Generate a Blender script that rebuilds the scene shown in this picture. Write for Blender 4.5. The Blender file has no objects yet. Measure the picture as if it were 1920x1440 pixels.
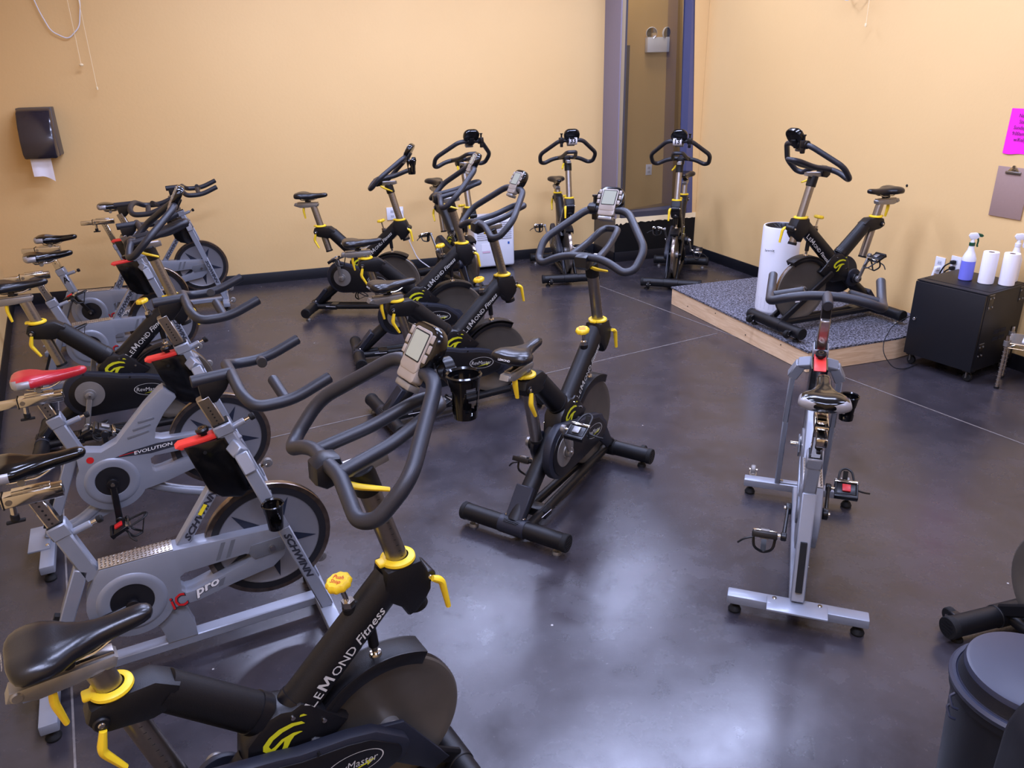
import bpy, bmesh, math, random
from mathutils import Vector, Matrix
random.seed(7)
PI = math.pi; D = PI/180
SC = bpy.context.scene
COL = SC.collection

# ------------------------------------------------------------------ camera
H = 1.843
cd = bpy.data.cameras.new('camera'); cam = bpy.data.objects.new('camera', cd); COL.objects.link(cam)
cd.sensor_fit = 'HORIZONTAL'; cd.sensor_width = 36.0; cd.lens = 1452.8/1920*36.0
cd.clip_start = 0.02; cd.clip_end = 60
_p, _r = 22.427*D, 1.360*D
_f = Vector((0, math.cos(_p), -math.sin(_p))); _rt = Vector((1, 0, 0)); _dn = Vector((0, -math.sin(_p), -math.cos(_p)))
_R = math.cos(_r)*_rt + math.sin(_r)*_dn; _Dn = -math.sin(_r)*_rt + math.cos(_r)*_dn
cam.matrix_world = Matrix((( _R.x, -_Dn.x, -_f.x, 0), (_R.y, -_Dn.y, -_f.y, 0), (_R.z, -_Dn.z, -_f.z, H), (0, 0, 0, 1)))
SC.camera = cam
# ------------------------------------------------------------------ world, exposure
w = bpy.data.worlds.new('world'); SC.world = w; w.use_nodes = True
w.node_tree.nodes['Background'].inputs[0].default_value = (0.75, 0.82, 1, 1)
w.node_tree.nodes['Background'].inputs[1].default_value = 0.05
SC.view_settings.view_transform = 'Standard'; SC.view_settings.look = 'None'
SC.view_settings.exposure = -0.08; SC.view_settings.gamma = 1.0; SC.view_settings.use_curve_mapping = False
CEIL = 3.35
LIGHTS = [(1.05, 6.5), (-0.35, 6.1), (-1.8, 5.6), (1.7, 4.6), (0.6, 4.25), (-0.95, 3.8), (2.45, 2.9), (0.25, 2.25), (2.6, 0.6), (0.7, 0.3), (-0.35, 0.5)]  # last pair: added near the camera to brighten the foreground bikes
LPOW = 52.0
for i, (x, y) in enumerate(LIGHTS):
    ld = bpy.data.lights.new('panel_or_fill_lamp', 'AREA'); ld.shape = 'RECTANGLE'; ld.size = 1.1; ld.size_y = 0.32
    ld.energy = LPOW*(.7 if x > 2.3 else 1.12 if y < 5.2 else .95); ld.color = (0.57, 0.64, 1.0)
    lo = bpy.data.objects.new('panel_or_fill_lamp', ld); COL.objects.link(lo); lo.location = (x, y, CEIL-0.085); lo.rotation_euler = (0, 0, 28.8*D)

# ------------------------------------------------------------------ materials
def lin(c): return tuple(((v/255)/12.92 if v/255 <= .04045 else ((v/255+.055)/1.055)**2.4) for v in c)
def mat(name, rgb, rough=.5, metal=0., spec=.5, noise=0., nscale=40., bump=0., bscale=200., coat=0., var=None, rvar=0.):
    m = bpy.data.materials.new(name); m.use_nodes = True; nt = m.node_tree; b = nt.nodes['Principled BSDF']
    c = lin(rgb); b.inputs['Base Color'].default_value = (*c, 1); b.inputs['Roughness'].default_value = rough
    b.inputs['Metallic'].default_value = metal; b.inputs['Specular IOR Level'].default_value = spec
    if coat: b.inputs['Coat Weight'].default_value = coat; b.inputs['Coat Roughness'].default_value = .08
    tc = nt.nodes.new('ShaderNodeTexCoord')
    if noise:
        n = nt.nodes.new('ShaderNodeTexNoise'); n.inputs['Scale'].default_value = nscale; n.inputs['Detail'].default_value = 5
        r = nt.nodes.new('ShaderNodeMix'); r.data_type = 'RGBA'
        c2 = lin(var) if var else tuple(v*(1-noise) for v in c)
        r.inputs['A'].default_value = (*c, 1); r.inputs['B'].default_value = (*c2, 1)
        nt.links.new(tc.outputs['Object'], n.inputs['Vector']); nt.links.new(n.outputs['Fac'], r.inputs['Factor'])
        nt.links.new(r.outputs['Result'], b.inputs['Base Color'])
        if rvar:
            mr = nt.nodes.new('ShaderNodeMapRange'); mr.inputs['To Min'].default_value = rough-rvar; mr.inputs['To Max'].default_value = rough+rvar
            nt.links.new(n.outputs['Fac'], mr.inputs['Value']); nt.links.new(mr.outputs['Result'], b.inputs['Roughness'])
    if bump:
        n = nt.nodes.new('ShaderNodeTexNoise'); n.inputs['Scale'].default_value = bscale; n.inputs['Detail'].default_value = 3
        bp = nt.nodes.new('ShaderNodeBump'); bp.inputs['Strength'].default_value = bump; bp.inputs['Distance'].default_value = .002
        nt.links.new(tc.outputs['Object'], n.inputs['Vector']); nt.links.new(n.outputs['Fac'], bp.inputs['Height']); nt.links.new(bp.outputs['Normal'], b.inputs['Normal'])
    return m
def emis(name, rgb, s):
    m = bpy.data.materials.new(name); m.use_nodes = True; b = m.node_tree.nodes['Principled BSDF']
    b.inputs['Base Color'].default_value = (*lin(rgb), 1); b.inputs['Emission Color'].default_value = (*lin(rgb), 1); b.inputs['Emission Strength'].default_value = s
    return m
M = dict(
    blk=mat('black_powder_coat', (12, 12, 16), .45, spec=.35, noise=.3, nscale=60, bump=.25, bscale=500),
    blk2=mat('black_satin_plastic', (13, 13, 17), .36, spec=.4, bump=.1),
    guard=mat('dark_slate_plastic', (28, 31, 42), .48, spec=.4, bump=.15, bscale=600),
    gloss=mat('gloss_black_vinyl', (8, 8, 10), .17, spec=.4, coat=.2),
    seat=mat('black_saddle_vinyl', (16, 16, 20), .28, bump=.08, bscale=300),
    red=mat('red_saddle_vinyl', (176, 28, 40), .32, coat=.2, noise=.15, nscale=30),
    silverp=mat('silver_vinyl', (150, 148, 150), .38, metal=.4),
    foam=mat('grey_black_grip_foam', (26, 28, 36), .45, bump=.2, bscale=700),
    yel=mat('yellow_plastic', (230, 194, 34), .42),
    logo=mat('yellow_green_decal', (196, 196, 30), .4),
    chrome=mat('brushed_steel', (160, 154, 148), .34, metal=1., noise=.2, nscale=90),
    warm=mat('polished_chrome', (200, 195, 188), .12, metal=1.),
    alu=mat('cast_aluminium', (150, 148, 146), .4, metal=.7, noise=.2),
    disc=mat('turned_grey_disc', (128, 124, 120), .45, metal=.3, noise=.2, nscale=30),
    wheel=mat('dark_steel_flywheel', (112, 106, 98), .40, metal=.55, noise=.25, nscale=14, rvar=.06),
    rim=mat('worn_chrome_rim', (170, 160, 150), .25, metal=1., noise=.5, nscale=60, var=(90, 66, 50)),
    rimblk=mat('black_wheel_band', (24, 24, 28), .35),
    wdisc=mat('silver_wheel_face', (140, 140, 146), .4, metal=.5, noise=.15, nscale=20),
    star=mat('navy_decal', (26, 32, 48), .4),
    grey=mat('silver_grey_paint', (138, 143, 154), .36, metal=.25, noise=.12, nscale=12, coat=.15),
    greyd=mat('grey_recess_paint', (104, 108, 116), .45, metal=.2),
    white=mat('white_lettering', (226, 226, 226), .5),
    lett=mat('light_grey_lettering', (186, 186, 182), .5),
    dlett=mat('dark_lettering', (38, 40, 50), .5),
    redl=mat('red_paint', (196, 28, 30), .4), lever=mat('red_lever_plastic', (214, 52, 44), .42),
    lcd=mat('lcd_panel', (150, 154, 138), .25), lcdg=mat('grey_console_face', (150, 140, 130), .42, metal=.2),
    rub=mat('black_rubber', (10, 10, 12), .7, spec=.35, bump=.3), strap=mat('strap_rubber', (16, 16, 18), .5),
    plate=mat('diamond_plate', (190, 184, 176), .3, metal=.9),
    yst=mat('yellow_sticker', (222, 204, 40), .5), wst=mat('white_sticker', (222, 220, 224), .5),
    blue=mat('blue_sticker', (40, 90, 170), .5),
    wplast=mat('white_plastic', (222, 222, 228), .35), wplast2=mat('white_grille_plastic', (190, 192, 200), .45),
    cab=mat('black_cabinet_steel', (15, 16, 22), .5, spec=.4, bump=.15, bscale=900),
    paper=mat('white_paper', (232, 230, 236), .85), pink=mat('pink_paper', (240, 28, 200), .7),
    poster=mat('dark_red_poster', (110, 50, 50), .5), ink=mat('dark_ink', (60, 10, 60), .7),
    bluel=mat('blue_cleaner_liquid', (118, 122, 220), .3), green=mat('green_trigger', (16, 70, 44), .4),
    clip=mat('brown_hardboard', (158, 130, 118), .55, noise=.1, nscale=80),
    navy=mat('navy_frame_paint', (78, 80, 112), .5), mauve=mat('mauve_grey_frame', (126, 120, 138), .5, noise=.08),
    dframe=mat('dark_bronze_frame', (58, 58, 68), .45), brn=mat('brown_grey_casing', (84, 76, 66), .6),
    base=mat('black_vinyl_baseboard', (9, 10, 17), .5, spec=.3), chair=mat('black_knee_wall', (8, 8, 10), .6, spec=.25, bump=.3, bscale=90),
    olive=mat('olive_mullion', (150, 136, 110), .5), cream=mat('cream_paint', (236, 216, 172), .6),
    ceil=mat('ceiling_paint', (190, 186, 178), .8), bin=mat('black_bin_plastic', (19, 20, 26), .42, bump=.2, bscale=500),
    lid=mat('slate_lid_plastic', (44, 47, 62), .42, noise=.15, nscale=25),
    emit=emis('lit_panel', (205, 213, 255), 6.0), clear=mat('clear_lens', (205, 200, 190), .1),
    wood=None)

def wallmat(name, rgb, rgb2):
    m = mat(name, rgb, .62, noise=.1, nscale=1.2, var=rgb2, bump=.35, bscale=45)
    return m
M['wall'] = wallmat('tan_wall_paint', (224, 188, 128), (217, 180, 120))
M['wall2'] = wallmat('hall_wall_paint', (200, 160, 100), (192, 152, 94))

def floormat():
    m = bpy.data.materials.new('polished_dark_concrete'); m.use_nodes = True; nt = m.node_tree; N = nt.nodes; Lk = nt.links
    b = N['Principled BSDF']; tc = N.new('ShaderNodeTexCoord')
    def noise(s, d, rough=.55, dist=0.):
        n = N.new('ShaderNodeTexNoise'); n.inputs['Scale'].default_value = s; n.inputs['Detail'].default_value = d
        n.inputs['Roughness'].default_value = rough; n.inputs['Distortion'].default_value = dist
        Lk.new(tc.outputs['Object'], n.inputs['Vector']); return n
    def ramp(src, stops):
        r = N.new('ShaderNodeValToRGB'); e = r.color_ramp.elements
        e[0].position, e[0].color = stops[0][0], (*lin(stops[0][1]), 1); e[1].position, e[1].color = stops[1][0], (*lin(stops[1][1]), 1)
        for p, c in stops[2:]:
            q = e.new(p); q.color = (*lin(c), 1)
        Lk.new(src, r.inputs['Fac']); return r
    big = noise(1.1, 6, .6, .6); mid = noise(5, 9, .62, .15); fine = noise(60, 6, .75, .3)
    c1 = ramp(big.outputs['Fac'], [(.35, (31, 29, 34)), (.65, (48, 44, 47))])
    c2 = ramp(mid.outputs['Fac'], [(.25, (0, 0, 0)), (.85, (74, 70, 78))])
    c3 = ramp(fine.outputs['Fac'], [(.60, (0, 0, 0)), (.80, (74, 70, 72))])
    def add(a, b_, f):
        x = N.new('ShaderNodeMix'); x.data_type = 'RGBA'; x.blend_type = 'ADD'; x.inputs['Factor'].default_value = f
        Lk.new(a, x.inputs['A']); Lk.new(b_, x.inputs['B']); return x.outputs['Result']
    o = add(c1.outputs['Color'], c2.outputs['Color'], .35); o = add(o, c3.outputs['Color'], .5)
    # white flecks
    v = N.new('ShaderNodeTexVoronoi'); v.inputs['Scale'].default_value = 7; Lk.new(tc.outputs['Object'], v.inputs['Vector'])
    lt = N.new('ShaderNodeMath'); lt.operation = 'LESS_THAN'; lt.inputs[1].default_value = .032; Lk.new(v.outputs['Distance'], lt.inputs[0])
    gate = N.new('ShaderNodeMath'); gate.operation = 'GREATER_THAN'; gate.inputs[1].default_value = .8
    sx = N.new('ShaderNodeSeparateColor'); Lk.new(v.outputs['Color'], sx.inputs['Color']); Lk.new(sx.outputs['Red'], gate.inputs[0])
    mu = N.new('ShaderNodeMath'); mu.operation = 'MULTIPLY'; Lk.new(lt.outputs[0], mu.inputs[0]); Lk.new(gate.outputs[0], mu.inputs[1])
    x = N.new('ShaderNodeMix'); x.data_type = 'RGBA'; x.inputs['B'].default_value = (.45, .44, .42, 1)
    Lk.new(mu.outputs[0], x.inputs['Factor']); Lk.new(o, x.inputs['A']); Lk.new(x.outputs['Result'], b.inputs['Base Color'])
    mr = N.new('ShaderNodeMapRange'); mr.inputs['From Min'].default_value = .3; mr.inputs['From Max'].default_value = .75
    mr.inputs['To Min'].default_value = .21; mr.inputs['To Max'].default_value = .32
    Lk.new(mid.outputs['Fac'], mr.inputs['Value']); Lk.new(mr.outputs['Result'], b.inputs['Roughness'])
    b.inputs['Specular IOR Level'].default_value = .62
    bp = N.new('ShaderNodeBump'); bp.inputs['Strength'].default_value = .10; bp.inputs['Distance'].default_value = .003
    n2 = noise(35, 6, .7); Lk.new(n2.outputs['Fac'], bp.inputs['Height']); Lk.new(bp.outputs['Normal'], b.inputs['Normal'])
    return m
M['floor'] = floormat()
def woodmat():
    m = mat('pine_board', (214, 178, 134), .6); nt = m.node_tree; N = nt.nodes; Lk = nt.links; b = N['Principled BSDF']
    tc = N.new('ShaderNodeTexCoord'); mp = N.new('ShaderNodeMapping'); mp.inputs['Scale'].default_value = (1, 1, 9)
    n = N.new('ShaderNodeTexNoise'); n.inputs['Scale'].default_value = 5; n.inputs['Detail'].default_value = 6; n.inputs['Distortion'].default_value = 1.2
    r = N.new('ShaderNodeValToRGB'); r.color_ramp.elements[0].position = .3; r.color_ramp.elements[1].position = .7
    r.color_ramp.elements[0].color = (*lin((232, 202, 164)), 1); r.color_ramp.elements[1].color = (*lin((210, 174, 134)), 1)
    v = N.new('ShaderNodeTexVoronoi'); v.inputs['Scale'].default_value = 5.5
    lt = N.new('ShaderNodeMath'); lt.operation = 'LESS_THAN'; lt.inputs[1].default_value = .07
    x = N.new('ShaderNodeMix'); x.data_type = 'RGBA'; x.inputs['B'].default_value = (*lin((120, 82, 54)), 1)
    Lk.new(tc.outputs['Object'], mp.inputs['Vector']); Lk.new(mp.outputs['Vector'], n.inputs['Vector']); Lk.new(n.outputs['Fac'], r.inputs['Fac'])
    Lk.new(tc.outputs['Object'], v.inputs['Vector']); Lk.new(v.outputs['Distance'], lt.inputs[0]); Lk.new(lt.outputs[0], x.inputs['Factor'])
    Lk.new(r.outputs['Color'], x.inputs['A']); Lk.new(x.outputs['Result'], b.inputs['Base Color']); return m
M['wood'] = woodmat()
def speckmat():
    m = mat('speckled_rubber_mat', (60, 62, 72), .8); nt = m.node_tree; N = nt.nodes; Lk = nt.links; b = N['Principled BSDF']
    tc = N.new('ShaderNodeTexCoord'); n = N.new('ShaderNodeTexNoise'); n.inputs['Scale'].default_value = 75; n.inputs['Detail'].default_value = 4; n.inputs['Roughness'].default_value = .8
    r = N.new('ShaderNodeValToRGB'); r.color_ramp.elements[0].position = .47; r.color_ramp.elements[1].position = .56
    r.color_ramp.elements[0].color = (*lin((22, 23, 28)), 1); r.color_ramp.elements[1].color = (*lin((128, 128, 140)), 1)
    Lk.new(tc.outputs['Object'], n.inputs['Vector']); Lk.new(n.outputs['Fac'], r.inputs['Fac']); Lk.new(r.outputs['Color'], b.inputs['Base Color']); return m
M['speck'] = speckmat()
def glassmat():
    m = bpy.data.materials.new('window_glass'); m.use_nodes = True; nt = m.node_tree; N = nt.nodes; N.clear()
    o = N.new('ShaderNodeOutputMaterial'); t = N.new('ShaderNodeBsdfTransparent'); t.inputs[0].default_value = (.86, .86, .84, 1)
    g = N.new('ShaderNodeBsdfGlossy'); g.inputs['Roughness'].default_value = .01
    f = N.new('ShaderNodeFresnel'); f.inputs['IOR'].default_value = 1.5
    x = N.new('ShaderNodeMixShader'); nt.links.new(f.outputs[0], x.inputs[0]); nt.links.new(t.outputs[0], x.inputs[1]); nt.links.new(g.outputs[0], x.inputs[2])
    nt.links.new(x.outputs[0], o.inputs['Surface']); return m
M['glass'] = glassmat()

# ------------------------------------------------------------------ mesh builder
def V(*a): return Vector(a)
def frame_from(d):
    d = d.normalized(); up = V(0, 0, 1) if abs(d.z) < .95 else V(1, 0, 0)
    a = d.cross(up).normalized(); b = a.cross(d).normalized(); return a, b
class MB:
    def __init__(s): s.v = []; s.f = []; s.m = []; s.mats = []
    def mi(s, m):
        m = M[m] if isinstance(m, str) else m
        if m not in s.mats: s.mats.append(m)
        return s.mats.index(m)
    def raw(s, vs, fs, m):
        k = len(s.v); i = s.mi(m); s.v += [tuple(v) for v in vs]; s.f += [tuple(k+j for j in f) for f in fs]; s.m += [i]*len(fs)
    def bm(s, b, m):
        b.verts.ensure_lookup_table(); b.verts.index_update(); s.raw([v.co.copy() for v in b.verts], [[v.index for v in f.verts] for f in b.faces], m); b.free()
    def _bev(s, b, w, seg=2, ang=30):
        if w <= 0: return
        b.normal_update()
        es = [e for e in b.edges if len(e.link_faces) == 2 and e.calc_face_angle(0) > ang*D]
        if es: bmesh.ops.bevel(b, geom=es, offset=w, segments=seg, profile=.5, affect='EDGES', clamp_overlap=True)
    def box(s, c, size, m, rot=None, bev=0., seg=2):
        b = bmesh.new(); bmesh.ops.create_cube(b, size=1)
        for v in b.verts: v.co = Vector((v.co.x*size[0], v.co.y*size[1], v.co.z*size[2]))
        s._bev(b, bev, seg)
        R = rot if rot is not None else Matrix.Identity(3)
        for v in b.verts: v.co = R @ v.co + Vector(c)
        s.bm(b, m); return s
    def bar(s, p0, p1, wid, hei, m, bev=0., up=None, seg=1):      # box beam along p0-p1; wid lateral, hei in up direction
        p0, p1 = Vector(p0), Vector(p1); d = (p1-p0); L = d.length; d.normalize()
        u = Vector(up) if up else V(0, 1, 0)
        a = (u - d*u.dot(d)).normalized(); n = d.cross(a)
        R = Matrix((d, a, n)).transposed(); s.box((p0+p1)/2, (L, wid, hei), m, R, bev, seg); return s
    def cyl(s, p0, p1, r0, m, r1=None, n=20, bev=0., cap=True, sy=1.):
        p0, p1 = Vector(p0), Vector(p1); r1 = r0 if r1 is None else r1; d = (p1-p0).normalized(); a, b = frame_from(d)
        if abs(d.y) < .3: a = V(0, 1, 0); b = a.cross(d).normalized(); a = d.cross(b).normalized()*-1 if False else a
        rings = []
        if bev > 0: rings = [(p0, r0-bev), (p0+d*bev, r0), (p1-d*bev, r1), (p1, r1-bev)]
        else: rings = [(p0, r0), (p1, r1)]
        vs = []; fs = []
        for c, r in rings:
            for i in range(n): t = 2*PI*i/n; vs.append(c + a*math.cos(t)*r*sy + b*math.sin(t)*r)
        for k in range(len(rings)-1):
            for i in range(n): j = (i+1) % n; fs.append((k*n+i, k*n+j, (k+1)*n+j, (k+1)*n+i))
        if cap: fs.append(tuple(range(n))[::-1]); fs.append(tuple((len(rings)-1)*n+i for i in range(n)))
        s.raw(vs, fs, m); return s
    def tube(s, pts, r, m, n=12, closed=False, fil=0., cap=True, seg=5, sy=None):
        P = fillet([Vector(p) for p in pts], fil, closed, seg) if fil > 0 else [Vector(p) for p in pts]
        L = len(P); vs = []; fs = []
        def tan(i):
            a = P[(i-1) % L] if (closed or i > 0) else P[i]; b = P[(i+1) % L] if (closed or i < L-1) else P[i]; return (b-a).normalized()
        t0 = tan(0); a, b = frame_from(t0); nrm = a; rr = r if callable(r) else (lambda u: r)
        for i in range(L):
            t = tan(i); nrm = (nrm - t*nrm.dot(t)).normalized(); bi = t.cross(nrm); q = rr(i/(L-1))
            for k in range(n): th = 2*PI*k/n; vs.append(P[i] + (nrm*math.cos(th) + bi*math.sin(th))*q)
        for i in range(L if closed else L-1):
            j = (i+1) % L
            # align closing ring
            off = 0
            if closed and i == L-1:
                best = 1e9
                for o_ in range(n):
                    dd = (vs[i*n]-vs[o_]).length
                    if dd < best: best = dd; off = o_
            for k in range(n): k2 = (k+1) % n; fs.append((i*n+k, i*n+k2, j*n+(k2+off) % n, j*n+(k+off) % n))
        if cap and not closed: fs.append(tuple(range(n))[::-1]); fs.append(tuple((L-1)*n+k for k in range(n)))
        s.raw(vs, fs, m); return s
    def prism(s, outer, y0, y1, m, holes=(), bev=0., tf=None):     # polygon in (x,z), extruded along y
        b = bmesh.new(); edges = []
        for loop in [outer]+list(holes):
            vs = [b.verts.new((p[0], y0, p[1])) for p in loop]
            for i in range(len(vs)): edges.append(b.edges.new((vs[i], vs[(i+1) % len(vs)])))
        if holes: bmesh.ops.triangle_fill(b, use_beauty=True, use_dissolve=False, edges=edges)
        else: b.faces.new(b.verts[:])
        g = b.faces[:]
        r = bmesh.ops.extrude_face_region(b, geom=g); nv = [e for e in r['geom'] if isinstance(e, bmesh.types.BMVert)]
        for v in nv: v.co.y = y1
        bmesh.ops.recalc_face_normals(b, faces=b.faces[:])
        if bev > 0:
            b.normal_update(); es = [e for e in b.edges if len(e.link_faces) == 2 and e.calc_face_angle(0) > 60*D and abs(e.verts[0].co.y-e.verts[1].co.y) < 1e-6]
            bmesh.ops.bevel(b, geom=es, offset=bev, segments=2, profile=.5, affect='EDGES', clamp_overlap=True)
        if tf:
            for v in b.verts: v.co = tf(v.co)
        s.bm(b, m); return s
    def lathe(s, prof, m, o=(0, 0, 0), ax=(0, 0, 1), n=28):
        o = Vector(o); d = Vector(ax).normalized(); a, b = frame_from(d); vs = []; fs = []
        for r, h in prof:
            for i in range(n): t = 2*PI*i/n; vs.append(o + d*h + (a*math.cos(t) + b*math.sin(t))*max(r, 1e-5))
        for k in range(len(prof)-1):
            for i in range(n): j = (i+1) % n; fs.append((k*n+i, k*n+j, (k+1)*n+j, (k+1)*n+i))
        s.raw(vs, fs, m); return s
    def loft(s, rings, m, cap=True, matf=None):
        n = len(rings[0]); vs = [p for r in rings for p in r]; 
        k0 = len(s.v); s.v += [tuple(v) for v in vs]
        for k in range(len(rings)-1):
            for i in range(n):
                j = (i+1) % n; f = (k*n+i, k*n+j, (k+1)*n+j, (k+1)*n+i); s.f.append(tuple(k0+q for q in f))
                mm = m
                if matf: c = (Vector(vs[f[0]])+Vector(vs[f[1]])+Vector(vs[f[2]])+Vector(vs[f[3]]))/4; mm = matf(c)
                s.m.append(s.mi(mm))
        if cap:
            for q in (tuple(range(n))[::-1], tuple((len(rings)-1)*n+i for i in range(n))):
                s.f.append(tuple(k0+i for i in q)); s.m.append(s.mi(m))
        return s
    def text(s, txt, o, xd, yd, h, m, wide=1., shear=0., bold=.0, depth=.0006, align='LEFT', space=1.):
        cu = bpy.data.curves.new('t', 'FONT'); cu.body = txt; cu.size = 1; cu.offset = bold; cu.shear = shear; cu.align_x = align; cu.resolution_u = 2; cu.space_character = space
        ob = bpy.data.objects.new('t', cu); me = ob.to_mesh(); xd = Vector(xd).normalized(); yd = Vector(yd).normalized(); nd = xd.cross(yd); o = Vector(o)
        vs = [o + xd*(v.co.x*h*wide) + yd*(v.co.y*h) + nd*depth for v in me.vertices]; fs = [tuple(p.vertices) for p in me.polygons]
        s.raw(vs, fs, m); ob.to_mesh_clear(); bpy.data.objects.remove(ob); bpy.data.curves.remove(cu); return s
    def poly(s, pts, m): s.raw([Vector(p) for p in pts], [tuple(range(len(pts)))], m); return s
    def mesh(s, name):
        me = bpy.data.meshes.new(name); me.from_pydata(s.v, [], s.f)
        for mm in s.mats: me.materials.append(mm)
        me.polygons.foreach_set('material_index', s.m); me.polygons.foreach_set('use_smooth', [True]*len(s.f)); me.update()
        b = bmesh.new(); b.from_mesh(me); bmesh.ops.recalc_face_normals(b, faces=b.faces[:]); b.to_mesh(me); b.free()
        me.set_sharp_from_angle(angle=38*D); return me
    def obj(s, name, parent=None, loc=None):
        o = bpy.data.objects.new(name, s.mesh(name)); COL.objects.link(o)
        if parent: o.parent = parent
        if loc is not None: o.location = loc
        return o
def fillet(P, r, closed, seg=5):
    out = []; L = len(P)
    for i, p in enumerate(P):
        if not closed and i in (0, L-1): out.append(p); continue
        a = P[(i-1) % L]; b = P[(i+1) % L]; u = (a-p); v = (b-p); k = min(r, u.length*.48, v.length*.48)
        q0 = p+u.normalized()*k; q1 = p+v.normalized()*k
        for j in range(seg+1): t = j/seg; out.append(q0*(1-t)**2 + p*2*t*(1-t) + q1*t*t)
    return out
def arc(cx, cz, r, a0, a1, n): return [(cx+r*math.cos((a0+(a1-a0)*i/n)*D), cz+r*math.sin((a0+(a1-a0)*i/n)*D)) for i in range(n+1)]
def circ(cx, cz, r, n=28): return [(cx+r*math.cos(2*PI*i/n), cz+r*math.sin(2*PI*i/n)) for i in range(n)]
def tag(o, label, cat, group=None, kind=None):
    if label: o['label'] = label
    if cat: o['category'] = cat
    if group: o['group'] = group
    if kind: o['kind'] = kind
    return o
def struct(o): o['kind'] = 'structure'; return o
def empty(name, loc, rz=0.):
    o = bpy.data.objects.new(name, None); o.empty_display_size = .1; COL.objects.link(o); o.location = loc; o.rotation_euler = (0, 0, rz); return o
def copy_tree(o, parent=None):
    c = o.copy(); COL.objects.link(c); c.parent = parent
    for ch in list(o.children): copy_tree(ch, c)
    return c
# ------------------------------------------------------------------ room shell
C0 = V(-4.305, 6.50)                       # back-left corner
BA = 16.4*D; bd = V(math.cos(BA), math.sin(BA)); bn = V(-bd.y, bd.x)      # along the back wall, and outwards
P0 = V(.892, 8.02); P1 = V(1.045, 7.585); P2 = V(1.885, 7.84)
ld_ = V(.485, -.8745); L1e = C0 + ld_*8.9
rd_ = V(.3596, -.9331); R1e = P2 + rd_*9.6
P0 = C0 + bd*((P0-C0).dot(bd))
def wall(name, a, b, z0, z1, m, th=.12, out=None, la=0., lb=0.):
    a, b = Vector(a), Vector(b); d = (b-a).normalized(); n = V(-d.y, d.x) if out is None else Vector(out)
    mb = MB(); q = [(a.x, a.y), (b.x, b.y)]
    vs = [(a.x, a.y, z0), (b.x, b.y, z0), (b.x+lb*d.x, b.y+lb*d.y, z1), (a.x+la*d.x, a.y+la*d.y, z1)]
    vs += [(v[0]+n.x*th, v[1]+n.y*th, v[2]) for v in vs]
    mb.raw(vs, [(0, 1, 2, 3), (7, 6, 5, 4), (0, 4, 5, 1), (1, 5, 6, 2), (2, 6, 7, 3), (3, 7, 4, 0)], m)
    o = mb.obj(name); o['kind'] = 'structure'; return o
mb = MB(); mb.box((.3, 3.3, -.05), (13, 13.5, .1), 'floor'); floor = struct(mb.obj('floor'))
def joint(p, q, name):
    mb = MB(); mb.bar((p[0], p[1], .0006), (q[0], q[1], .0006), .0065, .0014, mat('joint_filler', (150, 142, 136), .7, noise=.6, nscale=25, var=(50, 46, 46)), up=None); o = mb.obj(name); o['kind'] = 'structure'; return o
joint((.70, 6.886), (3.31, 2.224), 'trim_1'); joint((-3.0, 4.774), (-.95, 1.047), 'trim_2'); joint((-2.0, 3.404), (1.50, 5.337), 'trim_3')
U0 = P0 + bd*.07                                                     # upper wall edge by the window
wall('wall_back', C0, P0, 0, .44, 'wall', out=bn); wall('wall_back_upper', C0, U0, .44, CEIL, 'wall', out=bn)
wall('wall_left', L1e, C0, 0, CEIL, 'wall', out=(-.8745, -.485))
wall('wall_right', P2, R1e, 0, CEIL, 'wall', out=(.9331, .3596))
wall('wall_front', L1e, R1e, 0, CEIL, 'wall', out=((R1e-L1e).normalized().y, -(R1e-L1e).normalized().x))
mb = MB(); mb.box((.3, 3.3, CEIL+.05), (13, 13.5, .1), 'ceil'); struct(mb.obj('ceiling'))
def baseb(name, a, b, inn):
    a, b, inn = Vector(a), Vector(b), Vector(inn); mb = MB(); d = (b-a).normalized()
    pr = [(0, 0), (.014, 0), (.012, .02), (.009, .088), (.005, .094), (0, .095)]
    vs = [(p.x+inn.x*q[0], p.y+inn.y*q[0], q[1]+.0005) for p in (a, b) for q in pr]; n = len(pr)
    fs = [(i, i+1, n+i+1, n+i) for i in range(n-1)] + [tuple(range(n)), tuple(range(2*n-1, n-1, -1))]
    mb.raw(vs, fs, 'base'); o = mb.obj(name); o['kind'] = 'structure'; return o
baseb('baseboard_back', C0, P0, -bn); baseb('baseboard_left', L1e, C0, (.8745, .485)); baseb('baseboard_right', P2, R1e, (-.9331, -.3596))
pd = (P2-P1).normalized(); pn = V(-pd.y, pd.x)                      # along the window wall, outwards
rn = (P1-P0).normalized(); ro = V(-rn.y, rn.x)                      # return: outwards is to the right (into the pier)
if ro.dot(pd) < 0: ro = -ro
baseb('baseboard_return', P0, P1, -ro); baseb('baseboard_window', P1, P2, -pn)
LEDGE = .405
wall('wall_return', P0+ro*.004, P1, 0, LEDGE+.02, 'brn', out=ro, th=.05)
wall('wall_knee', P1, P2, 0, LEDGE-.012, 'chair', out=pn, th=.34)
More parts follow.
